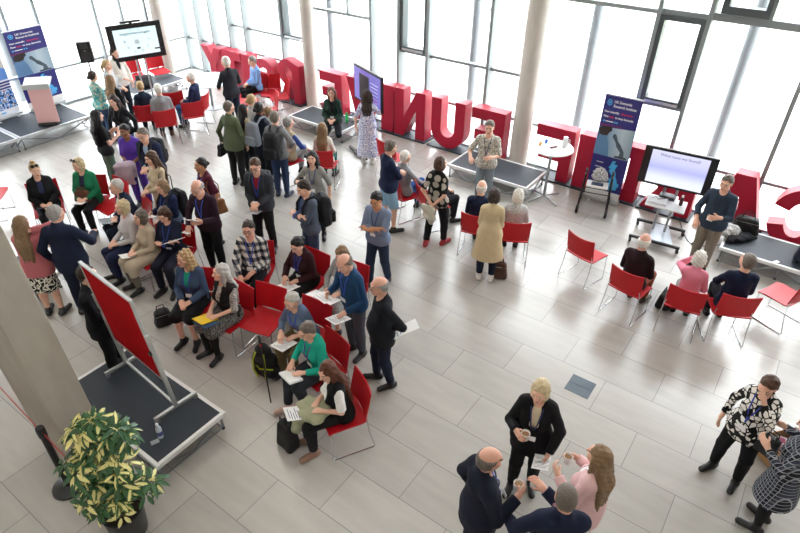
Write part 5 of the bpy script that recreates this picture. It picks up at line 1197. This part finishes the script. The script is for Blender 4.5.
P_('crossed', 'bearded dark-haired man in a blue shirt and jeans standing alone with folded arms', 376, 200, 240, h=1.72, hair=('short', 'black'), skin='tan', top=TOP(C_('76849f'), .8, -.12), legs=TR('28364d'), R='crossR', Lh='crossL', head=(0, -20), step=.12, shoe='2b2e38', lanyard='35477c')
# --- front seated rows
P_('denim', 'seated woman with curly blonde hair, denim jacket, teal top and black skirt', 184.5, 258, 238, 'red chair under the woman in the denim jacket', sex='f', pose='sit', h=1.70, hair=('longcurly', 'blonde'), top=TOP(C_('1f9c80')), jacket=('denim_jacket', C_('394d69'), 1.0, -.06, True), legs=('skirt', C_('17181c'), .44), R='lap', Lh='lap', lanyard='2f48a8', glasses=True, head=(-25, 0))
P_('yellowbook', 'seated woman with long fair hair and patterned scarf holding a yellow booklet', 220.5, 272, 215, 'red chair under the woman with the yellow booklet', sex='f', pose='sit', h=1.68, hair=('long', 'silver'), top=TOP(PAT('marble', '1d1d1f', 'c4c2bd', '4d4d4e', 'd6d3cd', scale=.7), .6), jacket=('waistcoat', C_('19191c'), .0, -.06, .03), legs=('skirt', PAT('marble', '19191b', '2d2d2f', '8f8f8c', '202022', scale=1.5), .44, .03, C_('17171a')), R='lap', Lh='lap', head=(-20, 5))
P_('plaid', 'seated bearded man in a black and white checked shirt and glasses', 248.5, 229, 250, 'red chair under the man in the checked shirt', pose='sit', h=1.80, hair=('short', 'darkbrown'), skin='rosy', top=TOP(PAT('plaid', 'd9d6d0', '6c6f78', '20242f'), 1.0, -.1), legs=TR('1a1c23'), R='knee', Lh='lap', lanyard='2b4bb0', glasses=True, fat=.07, head=(0, -8))
P_('maroonseat', 'seated woman with dark hair tied back in a dark maroon cardigan, writing', 297, 245, 225, 'red chair under the woman in the dark maroon cardigan', sex='f', pose='sit', h=1.68, hair=('bun', 'black'), top=TOP(C_('2a2f55')), jacket=('cardigan', C_('30151b'), 1.0, -.1, True), legs=('skirt', C_('17171b'), .40, .04, C_('1a1a1d')), R='write', Lh='lap', lanyard='3e44a8', head=(0, -28), lean=8)
P_('greypat', 'seated fair-haired woman in a grey patterned dress behind the bald man in blue', 341.5, 254, 235, 'red chair under the woman in the grey patterned dress', sex='f', pose='sit', h=1.68, hair=('bob', 'mouse'), top=TOP(PAT('marble', '4b4d4f', 'a5a6a5', '6c6e6f', 'c2c3c1', scale=1.4)), legs=('skirt', PAT('marble', '4b4d4f', 'a5a6a5', '6c6e6f', 'c2c3c1', scale=1.4), .40, .04), R='write', Lh='write', lanyard='2f48a8', head=(0, -25))
P_('baldblue', 'balding man in a blue jumper and grey trousers standing with papers', 344, 263, 218, h=1.76, hair=('bald', 'greybrown'), skin='rosy', top=TOP(C_('214469'), 1.0, -.1, 'jumper'), legs=TR('4b4f59'), R='hold', Lh='low', head=(0, -28), lean=8, lanyard='2f55c0')
P_('vestman', 'elderly balding man in a black quilted jacket with a leaflet behind his back', 379, 286, 192, h=1.74, hair=('bald', 'grey'), skin='rosy', top=TOP(C_('171a22'), 1.0, -.16, 'jacket'), legs=TR('1b2236'), R='down', Lh='back', head=(0, -8), fat=.07, glasses=True, step=.07, shoe='141416')
P_('capwoman', 'seated white-haired woman in a blue denim shirt and olive trousers, writing on a pad', 291.5, 301, 225, 'red chair under the white-haired woman writing on a pad', sex='f', pose='sit', h=1.66, hair=('short', 'silver'), top=TOP(C_('5d6f8c'), .9), legs=TR('5f543b'), R='write', Lh='lap', lean=16, head=(0, -22), lanyard='3b5bc0')
P_('tealtop', 'seated woman with short grey-brown hair in a turquoise top holding an open book', 307, 331, 210, 'red chair under the woman in the turquoise top', sex='f', pose='sit', h=1.68, hair=('short', 'greybrown'), top=TOP(C_('1fa48d'), .9), legs=TR('33383f'), R='write', Lh='write', lean=10, head=(0, -25), lanyard='5a3a8a', shoe='c9a79c', step=.08)
P_('whitetee', 'seated woman with auburn hair, white T-shirt and black dungarees in front', 327, 371, 195, 'red chair under the woman in the white T-shirt', sex='f', pose='sit', h=1.70, hair=('long', 'auburn'), top=TOP(C_('e6e6e4'), .5, .06), jacket=('dungarees', C_('191a1d'), .0, -.1, .10), legs=TR('191a1d'), R='lap', Lh='lap', lean=10, head=(25, -20), shoe='8a6a58')
P_('pinkblazer', 'woman with long fair hair in a rose pink blazer and flowered skirt at the left', 21.5, 223, 55, sex='f', h=1.68, hair=('long', 'mouse'), top=TOP(C_('d7d2cf')), jacket=('blazer', C_('bb6a70'), 1.0, -.14, True), legs=('skirt', PAT('floral', '1a1b1c', 'd6d3c6', '1a1b1c', 'a7a598', scale=.8), .48, .05), R='neck', Lh='fold', shoe='17171a', head=(-10, 0))
P_('navysuit', 'grey-haired man in a navy suit talking to the woman in the rose pink blazer', 56, 213.5, 60, h=1.82, hair=('short', 'grey'), skin='rosy', top=TOP(C_('e8e8ea')), jacket=('suit_jacket', C_('1a2238'), 1.0, -.15, .03), legs=TR('1b2236'), R='gest', Lh='down', head=(-25, -5), fat=.05)
P_('boardman', 'man in a black suit standing behind the red pin board', 88, 275, 330, h=1.78, hair=('short', 'darkbrown'), top=TOP(C_('d9dade')), jacket=('suit_jacket', C_('15171c'), 1.0, -.15, .03), legs=TR('15171c'), R='fold', Lh='fold', head=(0, -5))
# --- coffee group in front
P_('blonde', 'blonde woman in a black jacket and cream top facing the camera with a coffee cup', 540, 391, 270, sex='f', h=1.70, hair=('bob', 'lightblonde'), top=TOP(C_('d4c6ab')), jacket=('jacket', C_('141518'), 1.0, -.17, .06), legs=TR('15161a'), R='cup', Lh=((.20, .20, .02), (.8, -.5, -.2)), lanyard='20305f', head=(-12, -10), shoe='15161a', step=.05, vox=.0095)
P_('suitbald', 'balding man in a dark navy suit at the bottom holding a coffee cup', 490, 459, 28, h=1.76, hair=('bald', 'greybrown'), skin='rosy', top=TOP(C_('3d4c86')), jacket=('suit_jacket', C_('161b2b'), 1.0, -.15, .03), legs=TR('171c2b'), R='cup', Lh='down', head=(0, -5), vox=.0095, fat=.04, lanyard='24407e')
P_('pinkfront', 'woman with long brown hair in a pale pink blazer holding a coffee cup', 599, 456, 160, sex='f', h=1.70, hair=('straight', 'mouse'), top=TOP(C_('eceaec')), jacket=('blazer', C_('e6c0c2'), 1.0, -.15, True), legs=TR('d9d5d2'), R='cup', Lh='cup', head=(0, 0), vox=.0095)
P_('navyfront', 'grey-haired man in navy with a pink collar at the bottom edge, seen from behind', 566, 497, 113, h=1.80, hair=('buzz', 'greybrown'), skin='rosy', top=TOP(C_('dba7b4')), jacket=('jacket', C_('1a2138'), 1.0, -.15, .03), legs=TR('1b2130'), R=((-.06, .33, .34), (.6, -.3, -.6)), Lh=((.34, .24, .06), (.6, -.6, -.3)), head=(-5, -10), vox=.0095, fat=.04)
_f = G(752, 522); _h = _f+Vector((.0, .02, 1.52))
def proj(p):
    q = camo.matrix_world.inverted() @ p; return 400+FPX*q.x/-q.z, 266.5-FPX*q.y/-q.z
_px = proj(_h)
P_('checkdress', 'person in a navy checked dress and black boots at the right edge, holding a phone', _px[0], _px[1], 178, sex='f', h=1.66, hair=('bob', 'brown'), top=('dress', PAT('check', '1b1e28', '3a3f4e', '9a9ea8', scale=1.7), .95, -.38), legs=('tights', C_('17171a')), R='phone', Lh='phone', shoe='17181c', head=(0, -20))

# ------------------------------------------------------------------ chairs nobody sits on
def chair_back(px, py, face, label):
    p = G(px, py, .68)
    if not isinstance(face, (int, float)):
        q = G(*face); a = math.atan2(q.y-p.y, q.x-p.x)
    else: a = math.radians(face)+math.atan2(p.y, p.x)-math.pi/2
    fwd = Vector((math.cos(a), math.sin(a), 0)); p = p+fwd*.25; p.z = 0
    return chair(p, a, label)
chair_back(173, 99.5, (160, 78), 'empty red chair between two sitters in the row before the upper left screen')
chair_back(193, 109.5, (170, 80), 'empty red chair in the second row before the upper left screen')
chair_back(131, 66, 290, 'empty red chair behind the upper left screen, left of its poles')
chair_back(154, 61, 290, 'empty red chair behind the upper left screen, right of its poles')
chair_back(271, 81, 262, 'empty red chair facing the camera right beside the man in the light blue shirt')
chair_back(277, 101, 185, 'empty red chair facing left, nearest the camera in the cluster by the letter R')
chair_back(288, 87, 190, 'empty red chair facing left, tucked against the letter R')
chair_back(237, 93, 350, 'empty red chair beside the standing man in the dark jacket')
chair_back(122, 189, 205, 'empty red chair left of the silver-haired seated man')
chair_back(272, 297, 232, 'empty red chair in front of the man in the checked shirt')
chair_back(386, 150, 50, 'red chair behind the man in pale blue shorts')
chair_back(580, 246.5, 59, 'lone empty red chair in the open floor right of the trench coat')
chair_back(806, 291, 162, 'empty red chair cut by the right edge of the photo')
chair_back(-30, 184, 335, 'red chair cut by the left edge of the photo')

# ------------------------------------------------------------------ things people carry or have put down
def paper(key, hand, label, w=.21, h=.297, name='paper_sheet', mat=PAPER, cat='paper', up=.02, fwd=.05, th=.004, flatness=.5):
    i = PEOPLE[key]; p, (fd, pn, tn) = i['hand'][hand]
    head = i['mw'] @ Vector(i['hc']); f = Vector((math.cos(i['rz']+math.pi/2), math.sin(i['rz']+math.pi/2), 0))
    c = p+f*fwd+Vector((0, 0, up)); z = ((head-c).normalized()*(1-flatness)+Vector((0, 0, 1))*flatness).normalized()
    x = f.cross(z).normalized(); y = z.cross(x)
    e = empty(name, c, 0, label, cat); e.matrix_world = Matrix((( x.x, y.x, z.x, c.x), (x.y, y.y, z.y, c.y), (x.z, y.z, z.z, c.z), (0, 0, 0, 1)))
    mb = MB(); mb.box((0, 0, 0), (w, h, th)); mb.build('sheet' if th < .01 else 'cover', mat, e)
    return e, w, h, th
def lines(pk, col='7f868e', n=7):
    e, w, h, th = pk
    mb = MB()
    for k in range(n): mb.box((-.02*(k % 3), h*.36-k*h*.1, th/2+.0006), (w*(.7-.1*(k % 3)), h*.025, .001))
    mb.build('print_lines', M(col, .7), e); return pk
def cup(key, hand, label):
    i = PEOPLE[key]; p, (fd, pn, tn) = i['hand'][hand]
    e = empty('coffee_cup', p+Vector((0, 0, -.04))+pn*.03, i['rz'], label, 'cup', 'white coffee cups')
    mb = MB(); mb.lathe([(.026, 0), (.034, .01), (.042, .085), (.044, .095), (.040, .095), (.038, .085), (.030, .012), (0, .012)], (0, 0, 0), 22, False); mb.build('cup_body', M('efeeec', .3), e, True)
    mb = MB(); mb.lathe([(0, .072), (.0375, .072)], (0, 0, 0), 20, False); mb.build('coffee', M('9c7650', .3), e)
    mb = MB(); mb.tube([(.038, 0, .08), (.066, 0, .07), (.064, 0, .035), (.034, 0, .02)], .005, 7); mb.build('handle', M('efeeec', .3), e, True)
cup('blonde', 'R', 'white coffee cup held by the blonde woman in the black jacket')
cup('suitbald', 'R', 'white coffee cup held by the balding man in the dark navy suit')
cup('pinkfront', 'R', 'white coffee cup held by the woman in the pale pink blazer')
cup('navyfront', 'R', 'white coffee cup held by the man with the pink collar')
lines(paper('blonde', 'L', 'folded white papers in the hand of the blonde woman in black', .16, .24, flatness=.15, up=.0, fwd=.03))
lines(paper('baldblue', 'R', 'white sheets held by the balding man in the blue jumper', .24, .20))
lines(paper('baldblue', 'L', 'printed leaflet in the lower hand of the balding man in blue', .21, .26, up=.0))
lines(paper('greypat', 'R', 'large printed handout on the lap of the woman in the grey patterned dress', .42, .30, fwd=.09))
lines(paper('capwoman', 'L', 'white pad on the knees of the woman in the denim shirt', .21, .28, fwd=.12, name='writing_pad', th=.012))
paper('tealtop', 'L', 'open white book in the hands of the woman in turquoise', .24, .18, name='open_book', cat='book', th=.025)
lines(paper('maroonseat', 'L', 'white notes on the lap of the woman in the dark maroon cardigan', .24, .28, fwd=.10))
lines(paper('whitetee', 'R', 'printed magazine beside the knees of the woman in the white T-shirt', .20, .27, name='magazine', cat='magazine', fwd=.18, up=.03), '3a5a9a')
lines(paper('vestman', 'L', 'white leaflet with blue bands held behind the elderly man in black', .20, .42, name='leaflet', cat='leaflet', flatness=.1, fwd=-.10, up=-.03), '3f86c4', 4)
paper('yellowbook', 'R', 'bright yellow booklet on the lap of the woman with long fair hair', .20, .27, name='booklet', mat=M('e8c31c', .6), cat='booklet', th=.012, up=.035)
paper('yellowbook', 'L', 'pile of dark blue magazines under the yellow booklet', .24, .30, name='magazine', mat=M('2d4f73', .6), cat='magazine', th=.012, up=.005)
paper('bunblazer', 'R', 'dark blue folder held by the woman with the topknot', .22, .30, name='folder', mat=M('2c3c56', .5), cat='folder', th=.012, flatness=.2, up=.04)
paper('greenblazer', 'R', 'white paper on the lap of the woman in the green blazer', .2, .2)
paper('navybob', 'R', 'white folder hugged by the woman with the dark bob', .22, .28, name='folder', cat='folder', th=.008, flatness=0, fwd=.03, up=.05)
paper('baldmaroon', 'L', 'folded leaflet under the arm of the bald man in the plum jumper', .15, .28, name='leaflet', cat='leaflet', flatness=.1, up=.06)
paper('baldmaroon', 'R', 'small white card in the hand of the bald man in the plum jumper', .11, .08, name='card', cat='card')
lines(paper('hoodie', 'R', 'grey magazine held low by the man in the hooded jacket', .20, .27, name='magazine', mat=M('8b8890', .6), cat='magazine', up=-.05, flatness=.3), 'd8d8da', 4)
paper('denimskirt', 'R', 'white leaflet held by the woman in the denim skirt', .15, .21, name='leaflet', cat='leaflet')
paper('beigecoat', 'R', 'white sheet on the lap of the woman in the long beige coat', .15, .21)
paper('silver', 'R', 'dark tablet on the lap of the silver-haired man', .22, .28, name='tablet', mat=M('1d2330', .25), cat='tablet', th=.012, up=.03)
def phone(key, hand, label):
    i = PEOPLE[key]; p, (fd, pn, tn) = i['hand'][hand]
    e = empty('phone', p+Vector((0, 0, .03)), i['rz'], label, 'phone'); mb = MB(); mb.box((0, 0, 0), (.075, .010, .15), None, .003); b_ = mb.build('phone_case', BLACK, e); mb = MB(); mb.box((0, -.0056, 0), (.066, .001, .135)); mb.build('phone_screen', M('20242c', .1), b_)
phone('greydress', 'R', 'black phone held up by the woman in the grey tunic')
phone('checkdress', 'R', 'black phone in the hands of the person in the checked dress')
def backpack(key, label, col, sc=1.0):
    i = PEOPLE[key]; T, S, mw = i['T'], i['S'], i['mw']
    e = empty('rucksack', (0, 0, 0), 0, label, 'rucksack', 'rucksacks worn by visitors')
    base = Vector(T(0, -.23, .22)); e.matrix_world = mw @ Matrix.Translation(base)
    m = M(col, .75, 0, .3, .15, 40, 0, .2)
    P1, Q1 = field_mesh([RB((0, 0, .02*sc), (.155*sc, .085*sc, .235*sc), .06*sc, .03, .22), RB((0, -.03*sc, .06*sc), (.13*sc, .08*sc, .17*sc), .06*sc, .03, .2)], .013, noise=.003, nf=.9)
    link('bag_body', np_mesh('bag_body', P1, Q1), m, e)
    P1, Q1 = field_mesh([RB((0, -.105*sc, -.09*sc), (.115*sc, .045*sc, .095*sc), .035*sc, .03)], .012, noise=.002)
    link('front_pocket', np_mesh('front_pocket', P1, Q1), m, e)
    iv = np.array(base)
    for sx in (-1, 1):
        q = [np.array(T(*a))-iv for a in ((sx*.075, -.16, .44), (sx*.085, -.07, .535), (sx*.09, .055, .52), (sx*.10, .145, .40), (sx*.115, .15, .26), (sx*.15, .06, .15), (sx*.13, -.12, .06))]
        mb = MB(); mb.tube(q, [.02, .024, .024, .022, .018, .012, .010], 6); mb.build('strap', m, e, True)
    mb = MB(); mb.tube([(-.03, .04, .24*sc), (0, .04, .285*sc), (.03, .04, .24*sc)], .008, 6); mb.build('grab_loop', m, e, True)
    mb = MB(); mb.tube([(-.12*sc, -.075, .07), (0, -.095, .10), (.12*sc, -.075, .07)], .004, 5); mb.build('zip', STEEL, e, True)
backpack('darkskin', 'grey rucksack on the back of the person in the navy coat', '7b828c')
backpack('hoodiepack', 'black rucksack on the back of the man in the grey hoodie', '1d1f23', 1.1)
backpack('navyglass', 'black rucksack on the back of the man in the navy suit jacket', '1a1b1f')
backpack('denimskirt', 'black rucksack on the back of the woman in the denim skirt', '191b20')
backpack('hoodie', 'dark grey rucksack on the back of the man in the hooded jacket', '2a2d32')
backpack('greysweat', 'black rucksack on the back of the man in the slate jumper', '1c1e22', 1.1)
def bag(label, loc, rz, w, d, h, col, cat='handbag', name='handbag', handle=True, soft=.010, strapto=None):
    e = empty(name, loc, rz, label, cat); m = M(col, .6, 0, .4, .12, 30, 0, .2); r = min(d, h)*.42
    P1, Q1 = field_mesh([RB((0, 0, h/2), (w/2, d/2, h/2), min(w, d, h)*.28, .03, .28)], .010, noise=soft*.35, nf=.8, cuts=[lambda X, Y, Z: -Z])
    mb = MB(); mb.tube([(-w*.36, -d*.37, h*.78), (0, -d*.40, h*.80), (w*.36, -d*.37, h*.78)], .004, 5); mb.build('zip', STEEL, e, True)
    link('bag_body', np_mesh('bag_body', P1, Q1), m, e)
    if handle:
        for sy in (-1, 1): mb = MB(); mb.tube([(-w*.22, sy*d*.15, h*.92), (-w*.16, sy*d*.2, h*1.25), (w*.16, sy*d*.2, h*1.25), (w*.22, sy*d*.15, h*.92)], .008, 6); mb.build('handle', m, e, True)
    if strapto:
        mb = MB(); iv = e.matrix_basis.inverted() @ Vector((0, 0, 0)); mi_ = Matrix.LocRotScale(e.location, e.rotation_euler, None).inverted()
        mb.tube([mi_ @ Vector(q) for q in strapto], .009, 6); mb.build('shoulder_strap', m, e, True)
    return e
def at(key, x, y, z):
    i = PEOPLE[key]; return i['mw'] @ Vector((x, y, z))
def worn(key, label, col, side, w, d, h, z=.72, cat='handbag', back=-.02):
    i = PEOPLE[key]; T = i['T']; p = i['mw'] @ Vector((side*.29, back, z)); top_ = i['mw'] @ Vector(T(side*.125, -.01, .535)); fr = i['mw'] @ Vector(T(side*.20, .10, .34)); bk = i['mw'] @ Vector(T(side*.20, -.13, .34))
    ft = i['mw'] @ Vector((side*.26, .06, z+h*.95)); bt_ = i['mw'] @ Vector((side*.26, -.08, z+h*.95))
    return bag(label, p, i['rz']+math.pi/2, w, d, h, col, cat, 'shoulder_bag', False, strapto=[ft, fr, top_, bk, bt_])
worn('greenj', 'black handbag hanging at the left hip of the person in the moss green jacket', '17181b', -1, .26, .11, .24, .62)
worn('tancoat', 'black shoulder bag on the young woman in the tan coat', '1b1c21', -1, .30, .13, .30, .72)
worn('maroon', 'tan leather shoulder bag on the woman in the maroon top', '8a5a38', -1, .28, .11, .26, .72)
bag('brown leather handbag standing by the heels of the trench coat woman', at('trench', .20, .10, 0), PEOPLE['trench']['rz'], .32, .16, .30, '4a2d20')
bag('black bag on the floor beside the chair of the denim jacket woman', G(165, 324), .6, .28, .18, .26, '17181b', 'bag')
bag('black bag on the floor under the chair of the pink jumper woman', G(663, 306), .9, .32, .22, .26, '17181b', 'bag', 'holdall')
bag('brown leather bag on the lap of the woman in the green blazer', at('greenblazer', .02, .20, .60), PEOPLE['greenblazer']['rz'], .30, .14, .20, '5c3424')
bag('small black bag held against the side of the graphic blouse', at('bwtop', -.26, .12, .80), PEOPLE['bwtop']['rz'], .22, .12, .24, '17181b')
# walkers rucksack with neon trim, walking pole
ruck = empty('rucksack', G(268, 375), -.4, 'black rucksack with lime green trim on the floor by the olive trousers', 'rucksack')
P1, Q1 = field_mesh([RC((-.08, 0, .12), (.08, 0, .12), .11, .11, .06), RC((-.07, 0, .30), (.07, 0, .30), .11, .10, .06), RC((-.04, 0, .45), (.04, 0, .45), .08, .07, .05)], .012, noise=.007, cuts=[lambda X, Y, Z: -Z])
link('bag_body', np_mesh('bag_body', P1, Q1), M('1a1c1e', .7, 0, .3, .2, 40, 0, .2), ruck)
for sx in (-1, 1): mb = MB(); mb.tube([(sx*.06, -.10, .48), (sx*.09, -.14, .36), (sx*.09, -.15, .2), (sx*.06, -.12, .06)], .012, 6); mb.build('trim_strap', M('b5c524', .5), ruck, True)
mb = MB(); mb.tube([(-.14, -.05, .2), (0, -.14, .24), (.14, -.05, .2)], .010, 6); mb.build('trim_strap', M('b5c524', .5), ruck, True)
a, b = G(271, 403), G(253, 349, .95)
pole = empty('walking_pole', a, 0, 'black walking pole with red tip leaning by the lime-trimmed rucksack', 'walking pole')
b = Vector((a.x-.05, a.y+.12, 1.02))
mb = MB(); mb.tube([(0, 0, .01), b-a], .009, 8); mb.build('shaft', BLACK, pole, True); mb = MB(); mb.tube([(b-a)*.90, (b-a)*1.0], .017, 8); mb.build('grip', M('26282b', .8), pole, True); mb = MB(); mb.tube([(b-a)*.86, (b-a)*.89], .013, 8); mb.build('red_band', M('b3202a', .5), pole, True)
def heap(name, label, cat, loc, rz, prims, mat, vox=.014, noise=.008, nf=1.0, cuts=()):
    P1, Q1 = field_mesh(prims, vox, noise=noise, nf=nf, cuts=cuts)
    o = link(name, np_mesh(name, P1, Q1), mat); o.location = loc; o.rotation_euler = (0, 0, rz); tag(o, label, cat); return o
i = PEOPLE['whitetee']
heap('folded_jacket', 'sage green jacket folded over the knees of the woman in dungarees', 'jacket', at('whitetee', .02, .30, 0), i['rz'], [EL((0, 0, .62), (.20, .20, .055), None, .05), RC((.12, .12, .60), (.17, .20, .34), .06, .08, .05), RC((-.02, .17, .60), (.05, .22, .38), .06, .07, .05)], C_('a5a88c'))
bag('black rucksack leaning on the legs of the woman in the white T-shirt', at('whitetee', .16, .62, 0), i['rz']+.4, .28, .20, .40, '17181b', 'rucksack', 'rucksack')
i = PEOPLE['purple']
heap('carried_coat', 'lilac-grey coat carried over the arm of the woman in purple scrubs', 'coat', at('purple', .06, .30, 0), i['rz'], [RB((0, 0, 1.0), (.17, .075, .07), .06, .05), RB((.03, .05, .84), (.15, .03, .20), .028, .05, -.15), RB((-.02, -.03, .88), (.14, .03, .14), .028, .04)], C_('b3a3b4'), noise=.009, nf=.9)
i = PEOPLE['dots']
heap('sun_hat', 'crumpled pale sun hat held behind the woman in the dotted top', 'hat', at('dots', .0, -.26, 0), i['rz'], [EL((0, 0, .78), (.10, .05, .10), None, .05), EL((.04, -.02, .70), (.09, .045, .10), None, .04), EL((-.07, 0, .88), (.07, .05, .06), None, .04)], C_('c2bcae'), noise=.014)
# things on the right-hand stage
zs = .302
bag('black holdall standing on the right stage beside the speaker', G(743, 232, zs), YAW+.1, .48, .26, .30, '191a1d', 'bag', 'holdall')
heap('scarf_bundle', 'pale grey and white jacket heaped on the right stage', 'jacket', G(727, 236, zs), 0, [EL((0, 0, .09), (.19, .14, .09), None, .05), EL((.05, .04, .14), (.1, .1, .07), None, .05)], PAT('marble', 'c9c9c6', '8a8b8a', 'dddcd8', '5f605f', scale=.5), cuts=[lambda X, Y, Z: .004-Z], noise=.012)
heap('dark_jacket_heap', 'dark jacket lying on the right stage in front of the holdall', 'jacket', G(738, 240, zs), .3, [EL((0, 0, .06), (.22, .12, .06), None, .05), RC((.1, 0, .05), (.28, -.08, .04), .05, .03, .04)], C_('24262b'), cuts=[lambda X, Y, Z: .004-Z], noise=.010)
bag('dark blue rucksack on the right stage cut by the photo edge', G(803, 262, zs), YAW, .34, .24, .36, '1a2334', 'rucksack', 'rucksack')
e = empty('paper_scrap', G(776, 262, zs), .4, 'scrap of white paper lying on the right stage', 'paper'); mb = MB(); mb.box((0, 0, .002), (.11, .06, .003)); mb.build('sheet', PAPER, e)
# on the speaker's stage
gb = empty('drinks_bottle', G(347, 122, zs), 0, 'bright green bottle standing on the stage beside the kneeling speaker', 'bottle')
mb = MB(); mb.lathe([(.034, 0), (.037, .01), (.037, .17), (.02, .20), (.02, .22)], (0, 0, 0), 16); mb.build('bottle_body', M('35c46a', .25), gb, True); mb = MB(); mb.lathe([(.022, .215), (.022, .245)], (0, 0, 0), 12); mb.build('cap', M('2a9b55', .4), gb)
e = empty('paper_cup', G(352.5, 121, zs), 0, 'small white cup on the stage right of the green bottle', 'cup'); mb = MB(); mb.lathe([(.025, 0), (.034, .08), (.030, .08), (.022, .006)], (0, 0, 0), 14); mb.build('cup_body', WHITE, e, True)
# boxes at the right edge
cb = empty('cardboard_box', G(781, 459), .25, 'open brown cardboard box on the floor beyond the checked dress', 'box')
mb = MB()
w, d, h_ = .46, .34, .30
for sx in (-1, 1): mb.box((sx*w/2, 0, h_/2), (.008, d, h_)); mb.box((0, sx*d/2, h_/2), (w, .008, h_))
mb.box((0, 0, .005), (w, d, .01)); mb.build('box_walls', M('a98258', .85), cb)
for sx in (-1, 1): mb = MB(); mb.box((sx*(w/2+.07), 0, h_-.03), (.15, d, .006), RY(sx*.0)); mb.build('flap', M('b08a60', .85), cb)
P1, Q1 = field_mesh([EL((-.05, .02, .26), (.12, .1, .07), None, .04), EL((.1, -.04, .25), (.1, .09, .06), None, .04)], .012, noise=.012); link('packed_contents', np_mesh('packed_contents', P1, Q1), PAT('marble', '3a4a7a', '8a3a44', 'c9cdd6', '2b3040', scale=.4), cb)
heap('blue_carrier_bag', 'bright blue carrier bag at the right edge behind the cardboard box', 'bag', G(800, 452), .2, [EL((0, 0, .20), (.17, .12, .20), None, .05), EL((.03, 0, .34), (.1, .07, .08), None, .05)], M('2233b8', .5), cuts=[lambda X, Y, Z: .002-Z], noise=.012)
